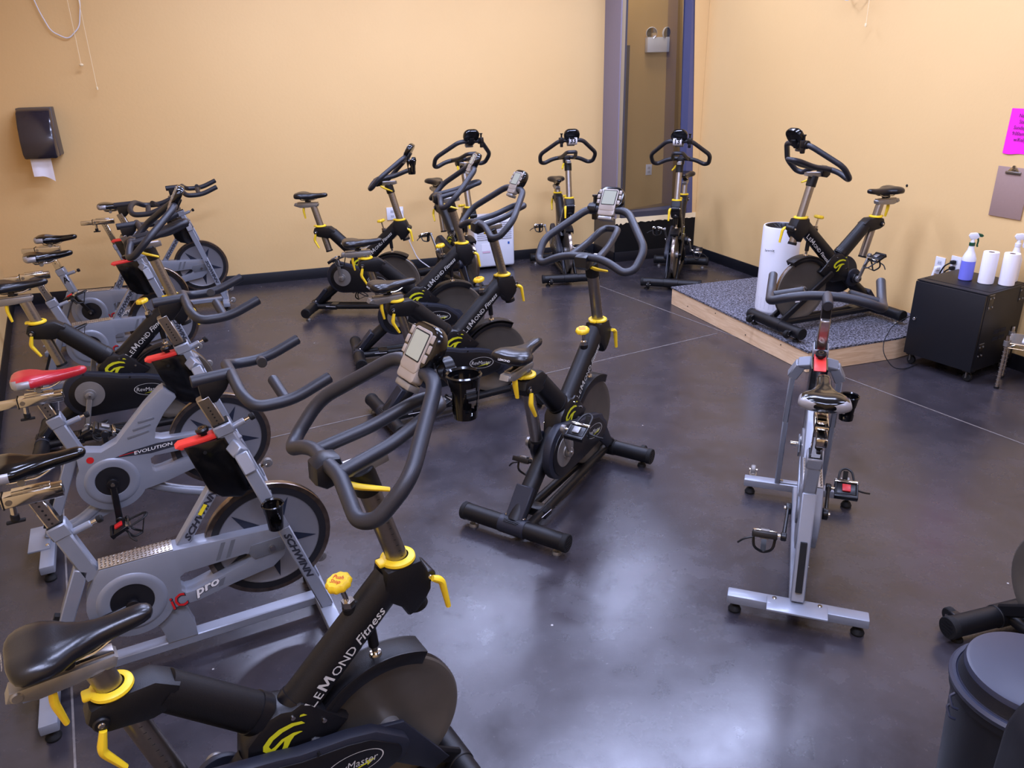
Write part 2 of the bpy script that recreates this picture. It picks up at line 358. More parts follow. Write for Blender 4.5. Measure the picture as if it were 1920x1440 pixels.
# cream ledge with ragged paint edge
mb = MB(); n = 46; pts = []
for i in range(n+1):
    t = i/n; q = P1 + (P2-P1)*t - pn*.004; pts.append((q.x, q.y, LEDGE-.02-.012*random.random()*(1 if t > .15 else 3.2)))
top = [((P1+(P2-P1)*(i/n)-pn*.004).x, (P1+(P2-P1)*(i/n)-pn*.004).y, LEDGE+.022) for i in range(n+1)]
mb.raw(pts+top, [(i, i+1, n+1+i+1, n+1+i) for i in range(n)], 'cream')
a, b = P1-pn*.004, P2-pn*.004; c, d = P2+pn*.1, P1+pn*.1
mb.poly([(a.x, a.y, LEDGE+.022), (b.x, b.y, LEDGE+.022), (c.x, c.y, LEDGE+.022), (d.x, d.y, LEDGE+.022)], 'cream'); struct(mb.obj('trim_4'))
# mauve jamb (upper part of the return), navy jamb, tan infill, dark sill, glass
wall('trim_5', U0, P1+rn*-.0+pd*.0, LEDGE+.02, CEIL, 'mauve', out=ro, th=.012)
def pp(t, off=0.): q = P1 + pd*t + pn*off; return q
W = (P2-P1).length
mb = MB()                                            # dark sill rail, deepening to the right
s0, s1 = pp(.06, .0), pp(W-.10, .0); e0, e1 = pp(.06, .10), pp(W-.10, .20)
z0, z1 = LEDGE+.0225, LEDGE+.075
mb.raw([(s0.x, s0.y, z0), (s1.x, s1.y, z0), (e1.x, e1.y, z0), (e0.x, e0.y, z0), (s0.x, s0.y, z1), (s1.x, s1.y, z1), (e1.x, e1.y, z1), (e0.x, e0.y, z1)],
       [(0, 1, 2, 3), (4, 5, 6, 7), (0, 1, 5, 4), (1, 2, 6, 5), (2, 3, 7, 6), (3, 0, 4, 7)], 'dframe'); struct(mb.obj('trim_6'))
wall('trim_7', pp(.014, .02), pp(.055, .02), LEDGE+.02, CEIL, 'olive', out=pn, th=.05)                # thin left mullion
wall('trim_8', pp(.055, .02), pp(.075, .02), LEDGE+.02, CEIL, 'dframe', out=pn, th=.05)
wall('trim_9', pp(W-.125, 0), pp(W-.040, 0), LEDGE+.022, CEIL, 'navy', out=pn, th=.13, la=-.085, lb=-.19)   # navy jamb leaning a little
wall('wall_infill', pp(W-.040, .002), pp(W, .002), LEDGE+.022, CEIL, 'wall', out=pn, th=.2, la=-.19)
g0, g1 = pp(.07, .05), pp(W-.04, .20)
mb = MB(); dd = (g1-g0).normalized(); gn = V(-dd.y, dd.x)
mb.raw([(g0.x, g0.y, z1), (g1.x, g1.y, z1), (g1.x, g1.y, CEIL), (g0.x, g0.y, CEIL)], [(0, 1, 2, 3)], 'glass'); win = struct(mb.obj('window_1'))
# hall beyond the glass
h0, h1 = P1+pn*1.25-pd*1.6, P1+pn*1.25+pd*3.2
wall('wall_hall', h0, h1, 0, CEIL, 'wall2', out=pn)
def ph(t, z, off=-.01): q = P1 + pn*(1.25+off) + pd*t; return (q.x, q.y, z)

# ------------------------------------------------------------------ LeMond-type bike (black)
def pl(y): return y
def seat_mesh(mb, top, x0, x1, body, corner=None, hw=.084, glossy=False):
    L = x1-x0; n = 24; rings = []
    st = [(0, .012, -.024, .010), (.006, .034, -.014, .026), (.02, .054, -.007, .042), (.05, .071, -.002, .054), (.10, .081, .001, .060), (.17, hw, .003, .062), (.26, hw*.98, .002, .062), (.34, hw*.86, -.001, .060), (.42, hw*.64, -.005, .056), (.50, .041, -.008, .051),
          (.60, .030, -.010, .044), (.72, .0255, -.010, .039), (.84, .0245, -.008, .036), (.92, .0230, -.007, .033), (.97, .0175, -.010, .026), (.993, .010, -.014, .016), (1., .003, -.019, .006)]
    for u, w_, zt, th in st:
        r = []
        for i in range(n):
            a = 2*PI*i/n; c, s_ = math.cos(a), math.sin(a); yy = w_*(abs(c)**.8)*(1 if c >= 0 else -1)
            if s_ >= 0: zz = -th*.5 + th*.5*(abs(s_)**.85) - (.006*(1-abs(c))**2 if u < .5 else 0)
            else: zz = -th*.5 - th*.5*(abs(s_)**.7)*(.75 if u < .45 else 1)
            r.append(V(x0+L*u, yy, top+zt+zz))
        rings.append(r)
    f = None
    if corner: f = lambda c: corner if (c.x < x0+L*.22 and abs(c.y) > .030 and c.z < top-.010) else body
    mb.loft(rings, body, matf=f)
def crank_arm(parent, side, x, z, ang, m='alu', ycr=.105, strapm='strap', cage=True, pm='blk2', redp=False):
    mb = MB(); y = -side*0  # side=+1 is left
    mb.prism(circ(0, 0, .022, 16), 0, side*.02, m, bev=.003); mb.bar((0, side*.012, 0), (.165, side*.022, 0), .013, .026, m, bev=.004)
    mb.cyl((.165, side*.012, 0), (.165, side*.032, 0), .016, m, bev=.003); mb.cyl((0, side*.018, 0), (0, side*.026, 0), .008, 'warm')
    o = mb.obj('crank_arm', parent, (x, side*ycr, z)); o.rotation_euler = (0, -ang*D, 0)
    pb = MB(); s = side
    pb.cyl((0, s*.0, 0), (0, s*.03, 0), .007, 'warm'); pb.box((0, s*.065, 0), (.05, .07, .018), pm, bev=.004)
    pb.box((.034, s*.065, 0), (.014, .085, .022), 'warm', bev=.003); pb.box((-.034, s*.065, 0), (.014, .085, .022), pm, bev=.003)
    pb.box((0, s*.065, .013), (.032, .03, .008), 'redl' if redp else 'alu', bev=.002); pb.box((0, s*.065, -.013), (.03, .03, .008), 'alu', bev=.002)
    for yy in (.028, .104): pb.bar((-.035, s*yy, 0), (.035, s*yy, 0), .008, .016, pm, bev=.002)
    p = pb.obj('pedal', o, (.165, s*.02, 0)); p.rotation_euler = (0, (ang+25*s)*D, 0)
    if cage:
        cb = MB()
        cb.tube([(.036, s*.035, -.006), (.10, s*.045, -.012), (.115, s*.065, -.012), (.10, s*.088, -.012), (.036, s*.096, -.006)], .0045, strapm, n=8, fil=.02)
        cb.tube([(.02, s*.027, .0), (.02, s*.032, -.055), (.055, s*.065, -.075), (.02, s*.10, -.055), (.02, s*.105, 0)], .005, strapm, n=8, fil=.02)
        cb.bar((.10, s*.065, -.012), (.05, s*.065, -.072), .018, .003, strapm)
        cb.tube([(.02, s*.105, -.02), (.02, s*.135, -.03), (.035, s*.155, -.05)], .004, strapm, n=6, fil=.02)
        cb.obj('toe_cage', p)
    return o
GLOGO = [[(-.052, .0), (-.050, .014), (-.034, .030), (-.010, .041), (.020, .043), (.043, .036), (.050, .026), (.024, .032), (-.002, .029), (-.026, .019), (-.038, .006), (-.034, -.004), (-.026, -.002), (-.008, .010), (.020, .014), (.036, .010), (.042, .006), (.022, .004), (.012, -.006), (-.006, -.034), (-.028, -.036), (-.018, -.030), (-.006, -.010), (-.002, .003), (-.016, -.006), (-.030, -.016), (-.044, -.010)],
         [(.040, .050), (.058, .046), (.050, .054), (.042, .055)]]
def make_lemond():
    R = empty('spin_bike', (0, 0, 0))
    # stabilizers
    for x, nm in ((.453, 'front_stabilizer'), (-.404, 'rear_stabilizer')):
        mb = MB(); mb.cyl((x, -.235, .062), (x, .235, .062), .0365, 'blk', n=28)
        mb.cyl((x, -.062, .062), (x, .062, .062), .0395, 'guard' if x < 0 else 'blk', n=28, bev=.002)
        if x < 0:
            for k in range(7): mb.box((x+.012-k*.007, 0, .1015-abs(k-1)*.0011), (.003, .10-k*.006, .003), 'blk2')
        for s in (-.04, .04): mb.cyl((x+(.012 if x < 0 else -.012), s, .095), (x+(.012 if x < 0 else -.012), s, .106), .008, 'warm', bev=.002, n=10)
        o = mb.obj(nm, R)
        for s in (-1, 1):
            c = MB(); c.cyl((x, s*.233, .062), (x, s*.257, .062), .0385, 'rub', n=28, bev=.003)
            for k in range(5): c.box((x, s*.2575, .062+(k-2)*.011), (.05-.012*abs(k-2), .002, .004), 'blk2')
            c.obj('end_cap', o)
            f = MB(); f.lathe([(0, 0), (.021, 0), (.021, .004), (.017, .012), (.006, .013), (.006, .03), (0, .03)], 'alu' if x < 0 else 'rub', o=(x, s*.205, .0)); f.obj('levelling_foot', o)
            if x > 0:
                t = MB(); t.bar((x+.02, s*.185, .065), (x+.062, s*.185, .06), .03, .03, 'blk2', bev=.004); t.cyl((x+.062, s*.185-.012, .052), (x+.062, s*.185+.012, .052), .027, 'rub', n=22, bev=.004)
                t.cyl((x+.062, s*.185-.016, .052), (x+.062, s*.185+.016, .052), .006, 'warm', n=10); t.obj('transport_wheel', o)
    # frame
    mb = MB()
    def oval(p0, p1, a0, b0, a1, b1, m='blk', n=28):       # p in xz; a = in-plane half width, b = y half width
        p0, p1 = V(p0[0], 0, p0[1]), V(p1[0], 0, p1[1]); d = (p1-p0).normalized(); nn = V(-d.z, 0, d.x); rr = []
        for q, a, b in ((p0, a0, b0), (p1, a1, b1)): rr.append([q + nn*math.cos(2*PI*i/n)*a + V(0, 1, 0)*math.sin(2*PI*i/n)*b for i in range(n)])
        mb.loft(rr, m)
    oval((.055, .455), (.325, .705), .050, .041, .046, .040); oval((.052, .452), (.070, .469), .0525, .0435, .0525, .0435, 'blk2')
    oval((-.02, .470), (-.205, .650), .050, .041, .045, .039); oval((-.025, .475), (-.043, .492), .0525, .0435, .0525, .0435, 'blk2')
    # seat clamp head: flat block curving back
    mb.prism([(-.17, .668), (-.215, .700), (-.30, .700), (-.338, .690), (-.35, .660), (-.338, .632), (-.315, .622), (-.235, .610), (-.185, .62)], -.036, .036, 'blk', bev=.012)
    mb.cyl((-.325, -.044, .656), (-.325, .044, .656), .016, 'blk2', bev=.003); mb.cyl((-.325, -.047, .656), (-.325, .047, .656), .007, 'warm', n=12, bev=.002)
    # head block
    mb.prism([(.290, .70), (.302, .748), (.392, .750), (.408, .716), (.418, .690), (.415, .655), (.395, .625), (.372, .605), (.350, .600), (.335, .630), (.30, .66)], -.041, .041, 'blk', bev=.014)
    mb.cyl((.412, -.034, .69), (.412, .034, .69), .018, 'blk2', bev=.003); mb.cyl((.412, -.040, .69), (.412, .040, .69), .007, 'warm', n=12, bev=.002)
    # junction casting
    mb.prism([(-.075, .435), (-.02, .488), (.012, .494), (.036, .486), (.060, .494), (.085, .480), (.115, .440), (.17, .385), (.10, .33), (.05, .30), (-.10, .30), (-.085, .37)], -.046, .046, 'blk2', bev=.016)
    for p in ((.035, .468), (-.06, .385), (.105, .42)): mb.cyl((p[0], -.051, p[1]), (p[0], .051, p[1]), .0055, 'warm', n=10)
    # rear leg, struts, base tubes
    mb.tube([(-.06, 0, .36), (-.17, 0, .26), (-.395, 0, .075)], .038, 'blk', n=24)
    mb.bar((-.30, 0, .20), (-.40, 0, .085), .082, .030, 'guard', bev=.004)
    for s in (-1, 1):
        mb.bar((.06, s*.045, .37), (.452, s*.045, .085), .022, .045, 'blk', bev=.007); mb.cyl((.445, s*.02, .066), (-.39, s*.02 if s > 0 else s*.055, .062), .0205, 'blk', n=18)
    mb.cyl((.275, -.055, .27), (.275, .06, .27), .018, 'blk2', bev=.003, n=16); mb.box((-.24, -.03, .062), (.06, .09, .04), 'blk2', bev=.006)
    mb.cyl((.222, 0, .640), (.213, 0, .672), .021, 'blk', r1=.017, n=16)
    for s in (-1, 1):                                      # decals, both sides
        dirv = V(.270, 0, .250).normalized(); up = V(-dirv.z, 0, dirv.x)
        yo = s*.0415
        if s < 0: o = V(.068, yo, .447); xd = dirv; yd = up
        else: o = V(.068, yo, .447)+dirv*.315+up*.012; xd = -dirv; yd = -up*-1; yd = up*1.
        if s > 0: xd = -dirv; yd = V(-xd.z, 0, xd.x)*-1; o = V(.068, yo, .447)+dirv*.318-up*.0 + up*.024 - yd*.0
        if s < 0: base = o + dirv*.020 - yd*.001
        else: base = o + dirv*.300 - up*.0 + (-yd)*.012 if False else V(.068, yo, .447) + dirv*.312 - yd*.036
        k_ = .92
        mb.text('L', base, xd, yd, .046*k_, 'lett', 1.1, 0, .004); mb.text('E', base+xd*.026, xd, yd, .036*k_, 'lett', 1.1, 0, .004)
        [mb.raw([base+xd*(.0495+px_*.036)+yd*(py_*.030)+xd.cross(yd)*.0006 for px_, py_ in q], [(0, 1, 2, 3)], 'lett') for q in (((0, 0), (.17, 0), (.22, 1), (.04, 1)), ((.83, 0), (1, 0), (.96, 1), (.78, 1)), ((.04, 1), (.26, 1), (.58, .18), (.42, .18)), ((.42, .18), (.58, .18), (.96, 1), (.74, 1)))]; mb.text('OND', base+xd*.091, xd, yd, .036*k_, 'lett', 1.05, 0, .004)
        mb.text('Fitness', base+xd*.179, xd, yd, .037*k_, 'lett', 1.05, .35, .010)
        for k, poly in enumerate(GLOGO):
            pts = [V((-s)*px_*1.0+.010, s*.0478, .412+pz_*1.0) for px_, pz_ in poly]; mb.poly(pts if s < 0 else pts[::-1], 'logo')
    mb.box((.34, .056, .22), (.035, .002, .025), 'wst'); mb.cyl((-.30, -.0205-.054, .07), (-.22, -.0205-.054, .068), .0015, 'wst')
    mb.obj('frame', R)
    # flywheel
    mb = MB(); fw = (.275, .27)
    mb.lathe([(.0, -.012), (.170, -.012), (.174, -.015), (.200, -.015), (.205, -.011), (.205, .011), (.200, .015), (.174, .015), (.170, .012), (0, .012)], 'wheel', o=(fw[0], 0, fw[1]), ax=(0, 1, 0), n=72)
    mb.lathe([(.2055, -.0095), (.2062, 0), (.2055, .0095)], 'rim', o=(fw[0], 0, fw[1]), ax=(0, 1, 0), n=72)
    fl = mb.obj('flywheel', R)
    mb = MB(); mb.cyl((fw[0], -.034, fw[1]), (fw[0], .034, fw[1]), .03, 'alu', n=20, bev=.004); mb.obj('hub', fl)
    # fender arc
    mb = MB(); o_ = arc(fw[0], fw[1], .232, 60, 146, 18); i_ = arc(fw[0], fw[1], .213, 146, 60, 18)
    mb.prism(o_+i_, -.036, .036, 'blk', bev=.004)
    for s in (-1, 1): mb.prism(arc(fw[0], fw[1], .232, 60, 146, 18)+arc(fw[0], fw[1], .196, 146, 60, 18), s*.036, s*.031, 'blk2', bev=.001)
    mb.obj('fender', R)
    mb = MB(); mb.cyl((.258, 0, .62), (.264, 0, .530), .013, 'blk2', n=14); mb.cyl((.264, 0, .530), (.2655, 0, .506), .008, 'warm', n=12); mb.lathe([(0, .0), (.016, .0), (.014, .007), (0, .009)], 'warm', o=(.266, 0, .5015)); mb.obj('brake_rod', R)
    # belt guard
    mb = MB(); cx, cz = -.130, .315
    outl = arc(cx, cz, .128, 100, 268, 20) + [(-.05, .190), (.06, .192), (.20, .205), (.283, .226)] + arc(.262, .262, .038, -30, 40, 5) + [(.255, .318), (.215, .352), (.15, .372), (.03, .392), (-.02, .408)]
    mb.prism(outl, -.050, -.088, 'guard', bev=.009); mb.prism([(px*.90+.004, (pz-.30)*.86+.295) for px, pz in outl], -.086, -.0925, 'blk2', bev=.003)
    mb.prism([(.20, .34), (.30, .31), (.42, .115), (.37, .10), (.25, .205)], -.046, -.060, 'guard', bev=.004)
    n = 40; ring = []
    e0, e1 = .075, .033; ox, oz, yy = .150, .292, -.0932; ca, sa = math.cos(-7*D), math.sin(-7*D)
    def E(a, k=1.): q = (math.cos(a)*e0*k, math.sin(a)*e1*k); return (ox+q[0]*ca-q[1]*sa, yy, oz+q[0]*sa+q[1]*ca)
    vs = [E(2*PI*i/n) for i in range(n)]+[E(2*PI*i/n, .955) for i in range(n)]; mb.raw(vs, [(i, (i+1) % n, n+(i+1) % n, n+i) for i in range(n)], 'lett')
    mb.text('RevMaster', (ox-.066, yy, oz-.002), (ca, 0, sa), (-sa, 0, ca), .031, 'lett', .92, .1, .0)
    mb.poly([(ox-.03, yy-.0003, oz-.020), (ox+.03, yy-.0003, oz-.016), (ox+.03, yy-.0003, oz-.022), (ox+.052, yy-.0003, oz-.010), (ox+.028, yy-.0003, oz-.006), (ox+.028, yy-.0003, oz-.011)], 'logo')
    for p in ((-.14, .425), (.07, .375), (.05, .21)): mb.cyl((p[0], -.086, p[1]), (p[0], -.094, p[1]), .004, 'blk', n=8)
    g = mb.obj('belt_guard', R)
    mb = MB(); mb.lathe([(0, .0), (.07, .0), (.069, .006), (.03, .009), (.028, .014), (0, .014)], 'disc', o=(cx, -.090, cz), ax=(0, -1, 0), n=40); mb.obj('crank_disc', g)
    mb = MB(); mb.cyl((cx, .045, cz), (cx, .075, cz), .035, 'blk2', n=24, bev=.004); mb.prism(circ(cx, cz, .06), .03, .047, 'guard', bev=.004); mb.obj('bearing_cover', R)
    crank_arm(R, -1, cx, cz, -100, ycr=.104); crank_arm(R, 1, cx, cz, 80, ycr=.075)
    # collars
    def collar(x, z, nm):
        mb = MB(); T = Matrix.Rotation(14*D*0, 3, 'Y')
        mb.lathe([(.026, 0), (.041, 0), (.043, .003), (.042, .009), (.036, .013), (.027, .013)], 'yel', o=(0, 0, 0), ax=(-.04, 0, 1), n=32)
        mb.box((-.040, 0, .006), (.028, .03, .011), 'yel', bev=.004)
        mb.obj(nm, R, (x, 0, z))
    collar(-.292, .699, 'seat_post_collar'); collar(.348, .748, 'handlebar_post_collar')
    # brake knob
    mb = MB(); mb.cyl((.213, 0, .672), (.2125, 0, .688), .016, 'warm', n=6); mb.cyl((.2125, 0, .68), (.199, 0, .735), .006, 'warm', n=12)
    ax = V(-.22, 0, 1).normalized(); o = V(.199, 0, .733); vs = []; n = 40; a, b = frame_from(ax); lv = [(.018, 0), (.029, .004), (.031, .010), (.029, .018), (.024, .022)]
    for rr, hh in lv:
        for i in range(n): t = 2*PI*i/n; k = 1+.05*math.cos(10*t); vs.append(o+ax*hh+(a*math.cos(t)+b*math.sin(t))*rr*k)
    fs = [(k*n+i, k*n+(i+1) % n, (k+1)*n+(i+1) % n, (k+1)*n+i) for k in range(len(lv)-1) for i in range(n)] + [tuple(range(n)), tuple((len(lv)-1)*n+i for i in range(n))]
    mb.raw(vs, fs, 'yel'); nx = V(0, -1, 0); ny = ax.cross(nx)*1
    nx = V(.55, -.83, .12); nx = (nx-ax*nx.dot(ax)).normalized(); ny = ax.cross(nx)
    mb.text('Push', o+ax*.0222-nx*.0+ny*.002, nx, ny, .016, 'redl', 1, 0, .01, align='CENTER'); mb.text('Stop', o+ax*.0222-ny*.012, nx, ny, .016, 'redl', 1, 0, .01, align='CENTER')
    mb.obj('brake_knob', R)
    # levers (pivot at object origin)
    def lever(nm, loc, pts, parent=R, wd=.020, th=.011):
        mb = MB(); P = fillet([Vector(p) for p in pts], .012, False, 4); n = 10; rr = []
        for i, p in enumerate(P):
            t = (P[min(i+1, len(P)-1)]-P[max(i-1, 0)]).normalized(); s_ = V(0, 1, 0); s_ = (s_-t*s_.dot(t)).normalized(); q = t.cross(s_); k = (1-.15*i/len(P))*(0.75 if i in (0, len(P)-1) else 1)
            rr.append([p+s_*math.cos(2*PI*j/n)*th*k+q*math.sin(2*PI*j/n)*wd*.5*k for j in range(n)])
        mb.loft(rr, 'yel'); return mb.obj(nm, parent, loc)
    lever('seat_post_lever', (-.325, -.046, .645), [(0, 0, 0), (-.012, -.004, -.045), (.02, -.006, -.105)])
    lever('handlebar_post_lever', (.415, -.044, .69), [(0, 0, 0), (.022, -.004, -.012), (.035, -.006, -.095)])
    # seat assembly (slides along the post)
    ux = -.25
    def ax_s(z): return -.292 + ux*(z-.70)
    mb = MB(); z0, z1 = .372, .715; mb.cyl((ax_s(z0), 0, z0), (ax_s(z1), 0, z1), .0255, 'chrome', n=28)
    for k in range(14): zz = .42+k*.019; mb.box((ax_s(zz)+.004, -.0248, zz), (.009, .001, .0012), 'rub')
    mb.cyl((ax_s(z0-.008), 0, z0-.008), (ax_s(z0+.003), 0, z0+.003), .027, 'rub', n=28)
    mb.obj('seat_post', R)
    mb = MB(); mb.prism([(-.450, .722), (-.440, .742), (-.262, .742), (-.255, .735), (-.262, .716), (-.34, .708), (-.40, .706)], -.021, .021, 'alu', bev=.004)
    mb.box((-.34, 0, .745), (.16, .030, .008), 'chrome', bev=.002); mb.cyl((-.43, -.024, .728), (-.43, .024, .728), .012, 'alu', bev=.003, n=14)
    sl = mb.obj('seat_slider', R)
    lever('slider_lever', (-.375, -.004, .708), [(0, 0, .004), (-.004, -.004, -.03), (.006, -.006, -.085)], sl, .018, .013)
    mb = MB(); seat_mesh(mb, .826, -.434, -.176, 'seat', hw=.084); mb.text('LEMOND', (-.4385, .03, .797), (0, -1, 0), (.4, 0, 1), .011, 'white', 1.2, 0, .01)
    se = mb.obj('seat', R)
    mb = MB()
    for s in (-1, 1): mb.tube([(-.40, s*.022, .784), (-.385, s*.022, .765), (-.29, s*.022, .765), (-.235, s*.012, .79)], .0035, 'warm', n=8, fil=.02)
    mb.cyl((-.338, -.026, .762), (-.338, .026, .762), .013, 'blk2', n=14, bev=.002); mb.box((-.338, 0, .755), (.04, .03, .02), 'blk2', bev=.004); mb.obj('seat_rails', se)
    # handlebar assembly
    def ax_h(z): return .348 - .262*(z-.75)
    mb = MB(); mb.cyl((ax_h(.600), 0, .600), (ax_h(.965), 0, .965), .0255, 'chrome', n=28); mb.cyl((ax_h(.596), 0, .596), (ax_h(.612), 0, .612), .028, 'rub', n=24)
    for k in range(11): zz = .77+k*.017; mb.box((ax_h(zz)+.004, -.0248, zz), (.009, .001, .0012), 'rub')
    mb.cyl((ax_h(.955), 0, .955), (ax_h(1.02), 0, 1.02), .031, 'blk', n=24, bev=.003); mb.obj('handlebar_post', R)
    mb = MB(); mb.prism([(.185, 1.012), (.187, 1.034), (.340, 1.045), (.343, 1.024), (.29, 1.012)], -.017, .017, 'alu', bev=.002); mb.bar((.235, 0, 1.0385), (.330, 0, 1.0452), .022, .002, 'wst')
    mb.prism([(.168, 1.02), (.170, 1.062), (.20, 1.078), (.228, 1.072), (.238, 1.04), (.23, 1.012), (.19, 1.004)], -.03, .03, 'blk2', bev=.01)
    hs = mb.obj('handlebar_slide', R)
    lever('slide_lever', (.225, -.026, 1.018), [(0, 0, -.008), (.03, -.012, -.022), (.095, -.030, -.042)], hs, .016, .010)
    mb = MB()
    half = [(.205, .072, 1.057), (.196, .125, 1.045), (.188, .195, 1.012), (.215, .232, 1.025), (.285, .245, 1.097), (.435, .095, 1.222)]
    path = [V(.200, 0, 1.060)]+[V(*p) for p in half]+[V(p[0], -p[1], p[2]) for p in half[::-1]]
    mb.tube(path, .0170, 'foam', n=16, closed=True, fil=.045, seg=6)
    lp = [(.205, .066, 1.057), (.336, .055, 1.083), (.440, .040, 1.122), (.478, .030, 1.130)]
    mb.tube([V(*p) for p in lp]+[V(p[0], -p[1], p[2]) for p in lp[::-1]], .0152, 'foam', n=14, fil=.035, seg=6)
    hb = mb.obj('handlebar', R)
    # console
    con = empty('console', (0, 0, 0)); con.parent = R
    c0 = V(.446, 0, 1.262); ny = V(.52, 0, .854).normalized(); nz = V(-.854, 0, .52).normalized()     # face normal points to the rider
    Rm = Matrix((V(0, -1, 0), ny, nz)).transposed()
    def cprism(mb, pts, z0, z1, m, bev=0.): mb.prism([(p[0], p[1]) for p in pts], z0, z1, m, bev=bev, tf=lambda c: c0 + Rm @ V(c.x, c.z, c.y))
    def rrect(w, h, r, n=6, cy=0.):
        o = []
        for (sx, sy, a) in ((1, 1, 0), (-1, 1, 90), (-1, -1, 180), (1, -1, 270)): o += arc(sx*(w/2-r), cy+sy*(h/2-r), r, a, a+90, n)
        return o
    mb = MB(); cprism(mb, rrect(.132, .104, .046, cy=.010), -.026, .008, 'gloss', .008); cprism(mb, rrect(.078, .056, .01, cy=-.046), -.018, .009, 'lcdg', .004)
    cprism(mb, rrect(.078, .100, .012, cy=-.002), .004, .0105, 'lcdg', .002)
    for s in (-1, 1):
        for k in range(3): cprism(mb, rrect(.012, .018, .004, cy=.024-k*.021), .006, .0105, 'lcdg') if False else mb.box(c0+Rm @ V(s*(.051-.003*abs(k-1)), .034-k*.023, .009), (.013, .019, .004), 'lcdg', Rm, .002)
    mb.text('console', c0+Rm @ V(-.012, -.058, .0096), Rm @ V(1, 0, 0), Rm @ V(0, 1, 0), .001, 'rub') if False else None
    hous = mb.obj('console_housing', con)
    mb = MB(); cprism(mb, rrect(.066, .068, .004, cy=.008), .0095, .0112, 'rub'); cprism(mb, rrect(.060, .062, .003, cy=.008), .0100, .0118, 'lcd'); mb.obj('screen', hous)
    mb = MB(); mb.box(c0+Rm @ V(0, -.084, -.008), (.066, .016, .030), 'alu', Rm, .004); mb.cyl((.437, -.035, 1.222), (.437, .035, 1.222), .022, 'blk2', n=18, bev=.003); mb.box(c0+Rm @ V(0, -.03, -.026), (.04, .06, .022), 'blk2', Rm, .004); mb.obj('console_bracket', con)
    return R
def make_cup(parent, loc, rz=0, tilt=0., sc=1., clampdir=(0, 1, 0)):
    mb = MB(); n = 48; h = .095                                   # tapered cup with two cut-out windows
    prof = [(0, .037), (.012, .0385), (.020, .037)]
    def P(a, z, o=0.): r = .036-(.010*(-z)/h)+o; return (math.cos(a)*r, math.sin(a)*r, z)
    rows = 10; vs = []; fs = []
    for o in (0., -.003):
        for k in range(rows+1):
            z = -h*k/rows
            for i in range(n): vs.append(P(2*PI*i/n, z, o))
    def hole(i, k):
        a = 360*(i+.5)/n; z = (k+.5)/rows
        return any(((((a-c+180) % 360)-180)/38)**2+((z-.52)/.34)**2 < 1 for c in (20, 160, 270))
    N_ = (rows+1)*n
    for k in range(rows):
        for i in range(n):
            if hole(i, k): continue
            j = (i+1) % n
            for b in (0, N_): fs.append((b+k*n+i, b+k*n+j, b+(k+1)*n+j, b+(k+1)*n+i))
    for i in range(n): j = (i+1) % n; fs.append((i, j, N_+j, N_+i))
    mb.raw(vs, fs, 'gloss'); mb.lathe([(.033, -.004), (.038, -.002), (.0395, .004), (.037, .007), (.033, .003)], 'gloss', n=n); mb.lathe([(.0, -h), (.026, -h), (.026, -h+.004), (.0, -h+.004)], 'gloss', n=28)
    mb.bar((0, .034, -.020), (0, .066, -.012), .034, .030, 'blk2', bev=.004, up=(1, 0, 0)); mb.lathe([(.018, -.012), (.024, -.012), (.024, .012), (.018, .012)], 'blk2', o=(0, .078, -.006), ax=(1, 0, 0), n=20)
    o = mb.obj('bottle_holder', parent, loc); o.rotation_euler = (tilt, 0, rz); o.scale = (sc, sc, sc); return o
def make_clampbit(parent, y, stem=True):
    mb = MB(); mb.cyl((.437, y-.02, 1.221), (.437, y+.02, 1.221), .025, 'blk2', n=18, bev=.003); mb.box((.455, y, 1.225), (.03, .03, .045), 'blk2', bev=.005); mb.box((.455, y, 1.190), (.022, .024, .04), 'blk2', bev=.004)
    if stem: mb.cyl((.45, y, 1.24), (.452, y, 1.275), .007, 'blk2', n=10); mb.cyl((.452, y, 1.272), (.452, y, 1.28), .012, 'blk2', n=12)
    return mb.obj('accessory_clamp', parent)
